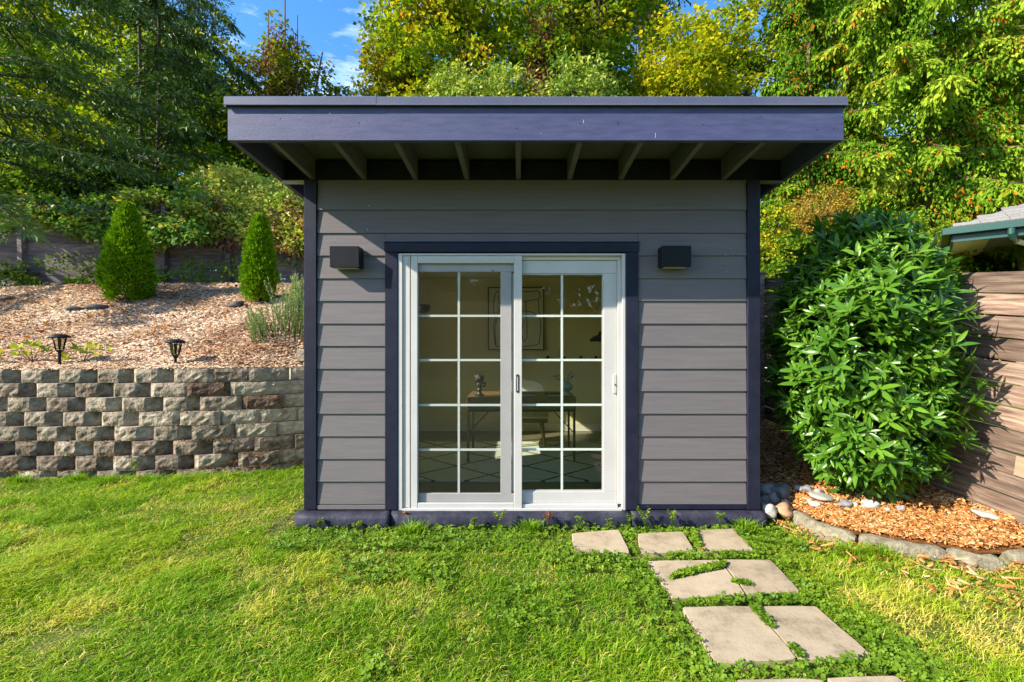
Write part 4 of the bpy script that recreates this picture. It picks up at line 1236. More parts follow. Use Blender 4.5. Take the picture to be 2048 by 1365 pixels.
# ------------------------------------------------------------------ neighbour's house
E0 = Vector((6.52, 7.0, 3.02)); dA = Vector((.75, -.66, 0)).normalized(); dB = Vector((.66, .75, 0)).normalized()
nh_ = empty('neighbour_house', (10, 7, 1.0), 'cream house with grey shingle roof and dark green gutter beyond the brown fence', 'house')
pitch = 0.46
LA = 6.0
ap = E0 + (dA + dB) * 3.0 + Vector((0, 0, 3 * pitch))
E1 = E0 + dA * LA; E2 = E0 + dB * LA; 
roof = MB()
up = Vector((0, 0, .03))
E3 = E0 + dA * LA + dB * LA
roof.add([E0 + up, E1 + up, E3 + up, E2 + up, ap + up, E0, E1, E3, E2], [(0, 1, 4), (1, 2, 4), (2, 3, 4), (3, 0, 4), (5, 8, 7, 6), (0, 5, 6, 1), (1, 6, 7, 2), (2, 7, 8, 3), (3, 8, 5, 0)])
roof.build('roof', MT['shingle'], nh_)
sh = MB().box(0, .29, -.005, .17, 0, .012).mesh('shingle')
angA = math.atan2(dA.y, dA.x)
for rrow in range(7):
    for cidx in range(9):
        off = rrow * .14
        s = off + (cidx + (.5 if rrow % 2 else 0) * 1) * .30 + .02
        p = E0 + dA * s + dB * off + Vector((0, 0, off * pitch + .035))
        if s > 2.6: continue
        o = link('shingle', sh, MT['shingle'], nh_, p, None, None)
        o.rotation_euler = (math.atan(pitch) - .03, 0, angA)
# gutter along the eaves: open profile
def eave(name, a, b2, off, w, z0, z1, mat):
    d = (b2 - a).normalized(); nv = Vector((d.y, -d.x, 0))
    if nv.dot((E3 - E0)) > 0: nv = -nv
    p = a + nv * off; q = b2 + nv * off
    m = MB()
    m.hexa([(*(p)[:2], z0), (*(q)[:2], z0), (*(q + nv * w)[:2], z0), (*(p + nv * w)[:2], z0)],
           [(*(p)[:2], z1), (*(q)[:2], z1), (*(q + nv * w)[:2], z1), (*(p + nv * w)[:2], z1)])
    m.build(name, mat, nh_, bevel=.004)
eave('gutter', E0 - dA * .1, E1, 0.004, .10, 2.93, 3.03, MT['gutter'])
eave('gutter', E0, E2, 0.004, .10, 2.93, 3.03, MT['gutter'])
eave('fascia_board', E0, E1, -.03, .03, 2.82, 2.995, MT['gutter'])
eave('fascia_board', E0, E2, -.03, .03, 2.82, 2.995, MT['gutter'])
ins = 1.0
q0 = E0 + (dA + dB) * ins; q1 = E0 + dA * (LA - ins) + dB * ins; q2 = E3 - (dA + dB) * ins; q3 = E0 + dB * (LA - ins) + dA * ins
so = [E0 + (dA + dB) * .03, E1 - dA * .03 + dB * .03, E3 - (dA + dB) * .03, E2 - dB * .03 + dA * .03]; si = [q0, q1, q2, q3]
MB().add([(p_.x, p_.y, 2.85) for p_ in so] + [(p_.x, p_.y, 3.20) for p_ in si], [(i, 4 + i, 4 + (i + 1) % 4, (i + 1) % 4) for i in range(4)]).build('soffit', MT['house'], nh_)
MB().prism([q0[:2], q1[:2], q2[:2], q3[:2]], -.2, 3.25).build('wall', MT['house'], nh_)
p = E0 + dA * .62 - dB * .06
MB().tube([(p.x, p.y, 2.93), (p.x, p.y, 2.86), (p.x + .05, p.y + .02, 2.80), (p.x + .12, p.y + .06, 2.765)], .042, 10).build('downspout_elbow', MT['gutter'], nh_)
q = q0 + dA * .1 - dB * .05
MB().tube([(p.x + .12, p.y + .06, 2.765), (q.x + .2, q.y - .1, 2.60), (q.x + .2, q.y - .1, 0.6)], .036, 10).build('downspout', MT['house'], nh_)

# ------------------------------------------------------------------ vegetation builders
def cluster_leaves(C, rc, m, flat=0.5, L=.12, W=.10, out=None, down=0.35, up=1.2, seed=0, ctint=None, jitter=0.5):
    """C (K,3) clump centres; m leaves per clump"""
    g = np.random.default_rng(seed)
    K = len(C); n = K * m
    rc = np.broadcast_to(rc, (K,))
    off = nrm(g.normal(size=(n, 3))) * (g.random((n, 1)) ** .45)
    off *= np.repeat(rc, m)[:, None]; off[:, 2] *= flat
    P = np.repeat(C, m, 0) + off
    D = nrm(off + 1e-6) * .8 + g.normal(size=(n, 3)) * .55; D[:, 2] -= down
    N = g.normal(size=(n, 3)) * .7; N[:, 2] += up
    N += nrm(off + 1e-6) * .3
    s = .65 + .7 * g.random(n)
    V, F = leaves(P, D, N, L * s, W * s, fold=.18)
    t = (np.repeat(ctint, m) if ctint is not None else .5 * np.ones(n)) + jitter * (g.random(n) - .5)
    return V, F, np.repeat(np.clip(t, 0, 1), 2)

def crown_points(c, r, K, seed, shell=.5, gaps=0.38, gscale=1.0):
    g = np.random.default_rng(seed)
    out = []
    while len(out) < K:
        d = nrm(g.normal(size=(K * 3, 3))) * (g.random((K * 3, 1)) ** shell)
        nz = np.array([mnoise.noise(Vector((q[0] * 2.2, q[1] * 2.2, q[2] * 2.2)) + Vector((seed, 0, 0))) for q in d])
        lim = 1 + .35 * np.array([mnoise.noise(Vector(nrm(q[None])[0] * 2.5) + Vector((0, seed * 1.7, 0))) for q in d])
        ok = (nz > -gaps) & (np.linalg.norm(d, axis=1) < lim)
        out += list(d[ok])
    d = np.array(out[:K])
    return np.array(c) + d * np.array(r)

def trunk_tube(base, top, r0, r1, n=8, wig=.12, seed=0, steps=9):
    rs = random.Random(seed)
    pts = []; rad = []
    base = Vector(base); top = Vector(top)
    ph = rs.uniform(0, 6)
    for i in range(steps + 1):
        t = i / steps
        p = base.lerp(top, t) + Vector((math.sin(t * 4 + ph) * wig, math.cos(t * 3.1 + ph) * wig, 0)) * math.sin(t * math.pi)
        pts.append(p); rad.append(r0 * (1 - t) + r1 * t + (0.35 * r0 * max(0, .12 - t) / .12))
    return pts, rad

def tree(name, label, base, top_z, c, r, K, m, mat, rc=.42, L=.13, W=.11, seed=0, tr=.14, limbs=6, trunk='trunk', flat=.5, shell=.5, gaps=.38, cat='tree', group=None, tshift=0.0, tspread=.6, n_trunks=1, down=.35, twigs=True):
    root = empty(name, base, label, cat, group)
    g = random.Random(seed)
    C = crown_points(c, r, K, seed, shell, gaps)
    for k in range(n_trunks):
        b0 = Vector(base) + Vector(((k - (n_trunks - 1) / 2) * .5, g.uniform(-.2, .2), -.2))
        tp = (c[0] + (k - (n_trunks - 1) / 2) * r[0] * .7 + g.uniform(-.2, .2), c[1] + g.uniform(-.3, .3), top_z + g.uniform(-.5, .5) * (n_trunks > 1))
        pts, rad = trunk_tube(b0, tp, tr, tr * .25, seed=seed + k)
        MB().tube(pts, rad, 9).build('trunk', MT[trunk], root, smooth=True)
    idx = list(range(len(C))); g.shuffle(idx)
    for k in idx[:limbs]:
        e = Vector(C[k])
        t = g.uniform(.35, .8); s = pts[int(t * (len(pts) - 1))]
        mid = s.lerp(e, .5) + Vector((0, 0, g.uniform(-.2, .35)))
        rr = tr * (1 - t * .7) * .45
        MB().tube([s, s.lerp(mid, .55) + Vector((0, 0, .03)), mid, mid.lerp(e, .5) + Vector((g.uniform(-.1, .1), 0, .04)), e], [rr, rr * .85, rr * .65, rr * .42, rr * .2], 6).build('limb', MT[trunk], root, smooth=True)
    if twigs:
        tw = MB()
        for k in idx[limbs:limbs + 70]:
            e = Vector(C[k]); t = g.uniform(.4, .95); s = pts[int(t * (len(pts) - 1))]
            s = s.lerp(e, g.uniform(.25, .55)); mid = s.lerp(e, .5) + Vector((g.uniform(-.15, .15), g.uniform(-.15, .15), g.uniform(-.05, .2)))
            tw.tube([s, mid, e], [.018, .012, .005], 4)
        o = tw.build('twigs', MT[trunk], root); o['kind'] = 'stuff'
    ct = np.clip(.42 + tshift + tspread * (np.random.default_rng(seed + 9).random(len(C)) - .5), 0, 1)
    V, F, T = cluster_leaves(C, rc * (.7 + .6 * np.random.default_rng(seed + 3).random(len(C))), m, flat, L, W, seed=seed, ctint=ct, down=down)
    tri_mesh('crown', V, F, MT[mat], root, T)
    return root, C

def hillz(x, y): return float(hill_z(np.array([x]), np.array([y]))[0])

def tree_px(name, label, px, d, pxr, pyt, pyb, depth, K, m, mat, seed, **kw):
    """crown spans px +- pxr and pyt..pyb in the photograph at distance d"""
    xc = (px - 1036) * d / 930
    z1 = 1.34 - (pyt - 682) * d / 930; z0 = 1.34 - (pyb - 682) * d / 930
    c = (xc, d, (z0 + z1) / 2); r = (pxr * d / 930, depth, (z1 - z0) / 2)
    bx_ = kw.pop('base_px', px)
    bxx = (bx_ - 1036) * d / 930
    return tree(name, label, (bxx, d, hillz(bxx, d)), z1 - .15 * (z1 - z0), c, r, K, m, mat, seed=seed, **kw)

GB = 'broadleaf trees on the hillside'
# left: maples behind the conifer
tree_px('maple_tree', 'bright yellow-green maple behind the dark fir at far left', 90, 17, 210, -230, 420, 2.6, 460, 62, 'maple', 11, tshift=.04, L=.135, W=.115, rc=.6)
tree_px('maple_tree', 'green maple between the dark fir and the patch of blue sky', 330, 15.5, 125, 40, 430, 2.0, 320, 54, 'maple', 12, tshift=-.05, L=.125, W=.105, rc=.5)
tree_px('grey_conifer', 'thin blue-grey tree tip beside the blue sky gap', 395, 18, 60, -120, 200, 1.2, 80, 34, 'fir', 13, L=.15, W=.05, rc=.55, tr=.12)
tree_px('maple_tree', 'low green tree just left of the shed roof', 470, 13.5, 95, 190, 440, 1.3, 150, 50, 'green', 14, tshift=.1, L=.12, W=.10, rc=.42)
tree_px('dark_shrub', 'dark green thicket behind the weathered fence', 170, 12.0, 260, 330, 470, 1.2, 260, 44, 'darkgreen', 15, tshift=.0, L=.12, W=.10, rc=.42, cat='shrub', limbs=4)
# tree with the dead brown centre
r_, C_ = tree_px('ivy_topped_tree', 'tall thin tree with brown dead ivy inside and green leaves outside', 562, 17, 128, 45, 330, 1.5, 190, 36, 'olive', 16, tshift=.12, L=.15, W=.11, rc=.42, n_trunks=3, tr=.10, gaps=.12, shell=.38)
xc = (560 - 1036) * 17 / 930
for k, (a, t) in enumerate(((-28, 20), (5, -60), (30, 30))):
    xx = (565 + a - 1036) * 17 / 930
    MB().tube([(xx - .15, 17, 4), (xx + .05, 16.9, 8), (xx, 17, 1.34 + (682 - t) * 17 / 930)], [.09, .06, .015], 6).build('limb', MT['trunk_red'], r_)
Cd = crown_points((xc + .1, 16.9, 10.0), (1.2, .8, 3.0), 110, 17, .6, .3)
V, F, T = cluster_leaves(Cd, .30, 46, 1.2, .12, .05, seed=18, ctint=np.full(len(Cd), .55), down=.9)
tri_mesh('dead_ivy', V, F, MT['deadleaf'], r_, T)['kind'] = 'stuff'
# right of the sky gap
tree_px('olive_tree', 'olive-leaved tree at the right edge of the blue sky gap', 795, 15, 70, 40, 330, 1.4, 150, 46, 'olive', 20, tshift=.12, L=.13, W=.10, rc=.42, gaps=.2)
tree_px('maple_tree', 'yellow-green tree with forked dark limbs above the roof', 905, 13.5, 160, -210, 260, 1.8, 330, 50, 'maple', 21, tshift=.10, L=.13, W=.11, rc=.45, limbs=10, tr=.17, base_px=1015)
tree_px('maple_tree', 'green tree with mixed leaves behind the middle of the roof', 1180, 15.5, 150, -230, 300, 2.0, 360, 50, 'green', 22, tshift=.22, L=.14, W=.12, rc=.5, limbs=9, tr=.18, trunk='trunk')
rt, Ct = tree_px('red_trunk_tree', 'tree with reddish brown trunk wrapped in dead ivy above the roof', 1085, 13.0, 55, -60, 240, .8, 60, 40, 'green', 23, tshift=.25, L=.12, W=.10, rc=.38, trunk='trunk_red', tr=.22)
xc = (1085 - 1036) * 12.8 / 930
Cd = crown_points((xc, 12.7, 9.3), (.45, .4, 2.0), 50, 24, .6, .4)
V, F, T = cluster_leaves(Cd, .22, 40, 1.3, .10, .045, seed=25, ctint=np.full(len(Cd), .6), down=.9)
tri_mesh('dead_ivy', V, F, MT['deadleaf'], rt, T)['kind'] = 'stuff'
tree_px('dark_conifer', 'dark brown-green conifer at the top behind the golden maple', 1300, 18, 70, -200, 110, 1.2, 120, 44, 'darkgreen', 26, L=.18, W=.07, rc=.55)
tree_px('maple_tree', 'golden yellow maple over the right half of the roof', 1370, 14, 95, 20, 320, 1.5, 250, 52, 'maple_gold', 27, tshift=.02, L=.12, W=.10, rc=.42, limbs=8)
tree_px('maple_tree', 'light green maple with sky showing through, right of the golden one', 1500, 16, 105, -40, 330, 1.5, 170, 46, 'maple', 28, tshift=.08, L=.14, W=.11, rc=.42, gaps=.1)
tree_px('broadleaf_tree', 'darker green tree with sky gaps at the right end of the roof', 1640, 15.5, 105, -180, 400, 1.8, 290, 48, 'green', 29, tshift=-.02, L=.13, W=.11, rc=.44, gaps=.22, limbs=8, tr=.2, base_px=1690)
tree_px('dark_shrub', 'dark thicket low behind the end of the roof', 1640, 13, 120, 300, 560, 1.2, 180, 46, 'darkgreen', 30, tshift=.1, L=.12, W=.10, rc=.42, cat='shrub', limbs=4)
# tall shrub whose top shows above the roof
tree_px('leafy_shrub', 'bright shrub tops with pale tips rising just above the roof', 960, 11.0, 130, 118, 320, .7, 200, 44, 'vine', 31, tshift=.05, L=.10, W=.055, rc=.30, cat='shrub', tr=.05, limbs=6)
tree_px('leafy_shrub', 'pale arching shrub stems above the middle of the roof', 1160, 11.0, 85, 110, 320, .7, 130, 44, 'vine', 32, tshift=-.02, L=.11, W=.06, rc=.30, cat='shrub', tr=.05, limbs=8)
# right: golden shrub and its neighbours
tree_px('golden_shrub', 'golden brown wispy shrub behind the laurel and fence', 1640, 9.3, 82, 375, 540, .6, 260, 60, 'gold_shrub', 33, L=.05, W=.022, rc=.20, cat='shrub', tr=.04, limbs=9, flat=.8)
tree_px('green_shrub', 'yellow-green shrub against the right corner of the shed', 1545, 8.8, 48, 395, 640, .5, 150, 50, 'green', 34, tshift=.3, L=.06, W=.045, rc=.20, cat='shrub', tr=.04, limbs=5)
tree_px('green_shrub', 'small round green shrub between the fence and the golden shrub', 1600, 8.0, 60, 470, 640, .4, 130, 50, 'green', 35, tshift=.12, L=.06, W=.045, rc=.18, cat='shrub', tr=.04, limbs=4)

# ---- conifers: drooping branches carrying needle sprays
def conifer(name, label, base, height, z0, R0, nb, mat, seed, trunk='trunk', droop=.5, spray_L=.16, spray_W=.05, per=60, group=None, az=None, tr=.22, hang=.4, cols=None, top_r=.25, tw_len=.55, rlen=None, tshift=0., fill=0):
    g = np.random.default_rng(seed)
    root = empty(name, base, label, 'tree', group)
    bx0, by0, bz0 = base
    pts, rad = trunk_tube((bx0, by0, bz0 - .3), (bx0, by0, bz0 + height), tr, .03, seed=seed, wig=.05)
    MB().tube(pts, rad, 10).build('trunk', MT[trunk], root, smooth=True)
    P = []; D = []; T = []
    wood = MB()
    nbig = 0
    for b in range(nb):
        t = (b + g.random()) / nb
        zb = z0 + (height + bz0 - z0) * t
        a = g.uniform(*az) if az else g.uniform(0, 2 * np.pi)
        L = (R0 * (1 - t) ** .8 + top_r) * g.uniform(.7, 1.1)
        s = np.linspace(0, 1, 9)
        rise = g.uniform(.0, .25)
        px_ = bx0 + np.cos(a) * L * s; py_ = by0 + np.sin(a) * L * s
        pz_ = zb + L * (rise * s - droop * s ** 2 + .12 * s ** 5)
        bp = np.stack([px_, py_, pz_], 1)
        wood.tube([Vector(q) for q in bp[[0, 3, 6, 8]]], [.035 * (1 - t * .6), .024, .013, .004], 4)
        n = int(per * L)
        u = g.random(n) ** .75 * .92 + .08
        i = np.minimum((u * 8).astype(int), 7); f = u * 8 - i
        c = bp[i] * (1 - f)[:, None] + bp[i + 1] * f[:, None]
        side = np.array([-np.sin(a), np.cos(a), 0]); fw = np.array([np.cos(a), np.sin(a), -.25])
        sg = np.where(g.random(n) < .5, -1., 1.)
        # secondary twigs: go sideways/forward and hang
        tl = tw_len * (1 - u * .6) * g.uniform(.3, 1.0, n) * min(1, L / 2 + .3)
        td = nrm(side * sg[:, None] * g.uniform(.5, 1.1, n)[:, None] + fw * g.uniform(.3, .9, n)[:, None] + g.normal(size=(n, 3)) * .15 + np.array([0, 0, -hang]) * g.random(n)[:, None] * 1.4)
        tc_ = np.clip(.45 + tshift + .4 * (g.random() - .5) + .3 * (u - .5), 0, 1)
        q = 5
        for j in range(q):
            w = (j + g.random(n)) / q
            P.append(c + td * (tl * w)[:, None] + np.array([0, 0, -1]) * (hang * .25 * tl * w ** 2)[:, None])
            D.append(nrm(td + g.normal(size=(n, 3)) * .45 - np.array([0, 0, max(0, hang - .5) * .8])))
            T.append(np.clip(tc_ + .35 * (g.random(n) - .5) + .12 * w, 0, 1))
    o = wood.build('branches', MT[trunk], root); o['kind'] = 'stuff'
    P = np.concatenate(P); D = np.concatenate(D); T = np.concatenate(T); n = len(P)
    if fill:
        tt_ = g.random(fill) ** 1.2; aa = g.uniform(0, 2 * np.pi, fill)
        rr_ = (R0 * (1 - tt_) ** .8 + top_r) * .80 * g.random(fill) ** .6
        Cf = np.stack([bx0 + np.cos(aa) * rr_, by0 + np.sin(aa) * rr_, z0 + (height + bz0 - z0) * tt_ - .25 * rr_], 1)
        mf = 70; q_ = fill * mf
        off = g.normal(size=(q_, 3)) * [.17, .17, .26]
        P = np.concatenate([P, np.repeat(Cf, mf, 0) + off])
        D = np.concatenate([D, nrm(g.normal(size=(q_, 3)) * .5 + np.array([0, 0, -.9]))])
        T = np.concatenate([T, np.clip(np.repeat(.10 + tshift + .5 * g.random(fill), mf) + .3 * (g.random(q_) - .5), 0, 1)])
        n = len(P)
    N = g.normal(size=(n, 3)) * .5 + [0, 0, 1.1]
    s = .7 + .6 * g.random(n)
    if fill: s[-fill * mf:] *= .72
    V, F = leaves(P, D, N, spray_L * s, spray_W * s, fold=.1)
    if cols is not None:
        k = g.random(n) < cols[0]
        k &= vnoise(P[:, 0] * 2, P[:, 2] * 2, 1.1, seed) > .55
        T = np.where(k, cols[1], np.minimum(T, .9))
    tri_mesh('crown', V, F, MT[mat], root, np.repeat(T, 2))
    return root
conifer('fir_tree', 'large dark blue-green fir whose boughs fill the far left', (-10.6, 8.9, 2.4), 12.5, 3.6, 4.6, 72, 'fir', 41, tr=.11, droop=.42, per=46, spray_L=.15, spray_W=.035, tw_len=.8)
conifer('fir_tree', 'second dark fir behind the weathered fence, lower boughs spreading right', (-9.3, 12.0, 2.6), 8.0, 3.0, 3.4, 58, 'fir', 42, fill=50, tr=.05, droop=.35, per=40, spray_L=.16, spray_W=.04, tw_len=.7)
conifer('fir_tree', 'tall dark fir with hanging boughs at the top left of the sky gap', (-11.0, 13.5, 2.6), 13.5, 9.4, 3.6, 30, 'fir', 43, fill=30, tr=.06, droop=.75, per=50, spray_L=.19, spray_W=.05, hang=1.0, tw_len=.8)
conifer('cedar_tree', 'bright yellow-green cedar with orange tips above the right fence', (8.9, 10.1, 1.0), 12.0, 1.9, 3.0, 150, 'cedar', 44, fill=430, tr=.11, trunk='trunk_red', droop=.50, per=110, spray_L=.12, spray_W=.05, hang=1.5, cols=(.09, 1.0), tw_len=.75, tshift=.08)
conifer('cedar_tree', 'second cedar with drooping green sprays, left of the house roof', (7.4, 11.8, 1.1), 10.5, 2.4, 2.2, 90, 'cedar', 45, fill=300, tr=.11, trunk='trunk_red', droop=.5, per=100, spray_L=.13, spray_W=.055, hang=1.5, cols=(.10, 1.0), tw_len=.55, tshift=-.10)
conifer('cedar_tree', 'third cedar at far right edge behind the house', (12.6, 12.0, 1.1), 11.5, 1.9, 2.8, 75, 'cedar', 46, fill=260, tr=.11, trunk='trunk_red', droop=.5, per=80, spray_L=.14, spray_W=.06, hang=1.5, cols=(.10, 1.0), tw_len=.6, tshift=-.05)
tree_px('green_shrub', 'bright green bush under the cedar, behind the laurel top', 1800, 8.5, 110, 420, 640, .6, 220, 50, 'green', 47, tshift=.25, L=.07, W=.05, rc=.24, cat='shrub', tr=.05, limbs=5)
tree_px('green_shrub', 'bright green bush between the laurel and the house wall', 1960, 9.2, 95, 440, 640, .6, 190, 50, 'green', 48, tshift=.2, L=.08, W=.05, rc=.24, cat='shrub', tr=.05, limbs=5)

# ---- far woods behind everything
g = np.random.default_rng(60)
C = []
for a, b2, top, d in ((-300, 430, 60, 24), (-200, 300, 220, 21), (480, 700, 330, 22), (740, 1290, 40, 24), (1290, 1420, 130, 24), (1420, 1700, 260, 23), (1700, 2500, 60, 22)):
    n = int((b2 - a) * (1.5 if a >= 1400 else 1.0))
    px_ = g.uniform(a, b2, n); py_ = g.uniform(top, 560, n); dd = d + g.uniform(-1.5, 1.5, n)
    C.append(np.stack([(px_ - 1036) * dd / 930, dd, 1.34 - (py_ - 682) * dd / 930], 1))
C = np.concatenate(C)
V, F, T = cluster_leaves(C, .8, 38, .6, .24, .20, seed=61, ctint=g.random(len(C)))
o = tri_mesh('far_woods', V, F, MT['darkgreen'], None, T)
tag(o, 'dark green woodland mass far up the hillside', 'woods', kind='stuff')

# ---- trees added behind the viewer to keep sky reflections off the door glass
g = np.random.default_rng(65)
C = np.stack([g.uniform(-12, 12, 800), g.uniform(-17, -14, 800), .2 + 6.0 * g.random(800)], 1)
C[:, 2] *= .95 + .15 * np.sin(C[:, 0] * .7)
V, F, T = cluster_leaves(C, .9, 40, .8, .34, .28, seed=66, ctint=g.random(len(C)))
o = tri_mesh('added_treeline', V, F, MT['darkgreen'], None, T)
tag(o, 'line of unseen trees added to block the sky reflection in the door glass', 'woods', kind='stuff')

# ---- vines over the far fence
g = np.random.default_rng(70)
def band(px0, px1, tops, bots, n, d0, d1, seed):
    g = np.random.default_rng(seed)
    px_ = g.uniform(px0, px1, n)
    xs = np.linspace(px0, px1, len(tops))
    tp = np.interp(px_, xs, tops); bt = np.interp(px_, xs, bots)
    u = g.random(n)
    py_ = tp + (bt - tp) * u
    dd = d0 + (d1 - d0) * (1 - u) * g.uniform(.2, 1, n) 
    return np.stack([(px_ - 1036) * dd / 930, dd, 1.34 - (py_ - 682) * dd / 930], 1)
vn = empty('climbing_vine', (-7, 9.2, 2.4), 'green bramble and vine mass hanging over the weathered fence', 'vine')
C = band(-60, 420, [405, 398, 400, 380, 352], [462, 440, 470, 490, 470], 330, 8.62, 9.8, 71)
V, F, T = cluster_leaves(C, .22, 46, .55, .085, .070, seed=72, ctint=np.clip(.36 + .45 * g.random(len(C)), 0, 1), down=.5)
tri_mesh('leaves', V, F, MT['vine_dark'], vn, T)['kind'] = 'stuff'
C = band(280, 640, [400, 395, 380, 372, 400], [470, 486, 495, 500, 500], 46, 8.85, 9.2, 73)
V, F, T = cluster_leaves(C, .20, 30, .8, .07, .05, seed=74, ctint=g.random(len(C)), down=.9)
tri_mesh('dead_leaves', V, F, MT['deadleaf'], vn, T)['kind'] = 'stuff'
stm = MB()
for k in range(26):
    px_ = random.uniform(20, 600); d = 8.72 + (px_ / 600) * .45
    a = PT(px_, random.uniform(420, 450), d); pts = [a]
    for j in range(4):
        a = a + Vector((random.uniform(-.12, .12), 0, -random.uniform(.05, .22))); pts.append(a)
    stm.tube(pts, .006, 4)
stm.build('stems', MT['trunk'], vn)['kind'] = 'stuff'
vy_ = empty('yellow_shrub', (-5, 9.6, 2.4), 'yellow-green shrub spilling over the fence next to the shed', 'shrub')
C = band(395, 660, [352, 340, 338, 352, 372, 395, 400], [455, 470, 480, 492, 500, 500, 500], 330, 8.95, 10.3, 75)
V, F, T = cluster_leaves(C, .22, 50, .7, .085, .050, seed=76, ctint=np.clip(.42 + .55 * g.random(len(C)), 0, 1), down=.25)
tri_mesh('leaves', V, F, MT['vine'], vy_, T)['kind'] = 'stuff'
# ivy creeping low on the fence
g = np.random.default_rng(78)
n = 2600
px_ = g.uniform(0, 600, n); py_ = 575 - 60 * g.random(n) ** 2.2 + 6 * np.sin(px_ / 30)
ok = vnoise(px_, py_ * 2, 40, 5) > .45
px_, py_ = px_[ok], py_[ok]
d = 8.52 + (px_ / 600) * .62 - .06
P = np.stack([(px_ - 1036) * d / 930, d, 1.34 - (py_ - 682) * d / 930], 1)
n = len(P)
V, F = leaves(P, g.normal(size=(n, 3)) * [1, .3, 1], g.normal(size=(n, 3)) * .4 + [0, -1, .3], .06 * (.6 + .8 * g.random(n)), .05 * (.6 + .8 * g.random(n)))
o = tri_mesh('creeping_ivy', V, F, MT['darkgreen'], None, np.repeat(.4 + .6 * g.random(n), 2))
tag(o, 'dark ivy creeping along the foot of the weathered fence', 'ivy', kind='stuff')

# ---- arborvitae cones
def arborvitae(px, ytop, ybot, wpx, d, label, seed):
    g = np.random.default_rng(seed)
    x0 = (px - 1036) * d / 930
    zb = 1.34 - (ybot - 682) * d / 930; zt = 1.34 - (ytop - 682) * d / 930
    H = zt - zb; Rm = wpx * d / 930 / 2
    r = empty('arborvitae', (x0, d, zb - .05), label, 'conifer shrub', 'cone-shaped arborvitae on the terrace')
    MB().tube([(x0, d, zb - .2), (x0, d, zb + H * .8)], [.04, .01], 7).build('trunk', MT['trunk'], r)
    K = 2000
    t = g.random(K) ** .8
    prof = np.interp(t, [0, .06, .2, .4, .65, .85, .96, 1.0], [.72, .88, 1.0, .94, .66, .34, .14, .03])
    a = g.uniform(0, 2 * np.pi, K)
    lump = 1 + .13 * np.array([mnoise.noise(Vector((math.cos(q) * 1.5, math.sin(q) * 1.5, w * 5 + seed))) for q, w in zip(a, t)])
    rr = Rm * prof * lump * (g.random(K) ** .25)
    C = np.stack([x0 + np.cos(a) * rr, d + np.sin(a) * rr, zb + H * t], 1)
    m = 20; n = K * m
    out = np.repeat(np.stack([np.cos(a), np.sin(a), np.full(K, .9)], 1), m, 0)
    P = np.repeat(C, m, 0) + g.normal(size=(n, 3)) * .024
    D = out + g.normal(size=(n, 3)) * .45
    N = g.normal(size=(n, 3)) 
    s = .6 + .8 * g.random(n)
    V, F = leaves(P, D, N, .050 * s, .017 * s, fold=.05)
    T = np.clip(np.repeat(.5 + .5 * (g.random(K) - .5), m) + .5 * (g.random(n) - .5), 0, 1)
    tri_mesh('crown', V, F, MT['arbor'], r, np.repeat(T, 2))
arborvitae(256, 412, 600, 82, 7.6, 'broader cone-shaped arborvitae in front of the weathered fence', 81)
arborvitae(519, 436, 602, 56, 7.55, 'slimmer cone-shaped arborvitae nearer the shed', 82)

# ---- rosemary
g = np.random.default_rng(84)
ro = empty('rosemary_bush', (-3.0, 5.8, 1.3), 'upright grey-green rosemary bush against the shed corner', 'shrub')
Pn, Dn, Tn = [], [], []
stm = MB()
for k in range(130):
    bx0 = g.uniform(506, 640); d = g.uniform(5.7, 6.2)
    hgt = np.interp(bx0, [506, 540, 570, 600, 640], [.28, .40, .72, .78, .72]) * g.uniform(.6, 1.1)
    base = Vector(((bx0 - 1036) * d / 930 + g.normal() * .05, d, float(terr_z(np.array(-3.0), np.array(d))) + .0))
    lean = Vector((g.normal() * .14 - (.35 if bx0 < 550 else 0), g.normal() * .12, 1)).normalized()
    tip = base + lean * hgt
    stm.tube([base, base.lerp(tip, .5) + Vector((0, 0, -.01)), tip], [.004, .003, .002], 4)
    m = int(150 * hgt) + 30
    u = g.random(m)
    P = np.array(base)[None] + np.array(tip - base)[None] * (.15 + .85 * u)[:, None]
    D = g.normal(size=(m, 3)); D[:, 2] = np.abs(D[:, 2]) + .9
    Pn.append(P); Dn.append(D); Tn.append(np.clip(.25 + .5 * u + .3 * (g.random(m) - .5), 0, 1))
stm.build('stems', MT['trunk'], ro)['kind'] = 'stuff'
P = np.concatenate(Pn); D = np.concatenate(Dn); n = len(P)
V, F = leaves(P, D, g.normal(size=(n, 3)), .034, .007, fold=.05)
tri_mesh('leaves', V, F, MT['rosemary'], ro, np.repeat(np.concatenate(Tn), 2))['kind'] = 'stuff'

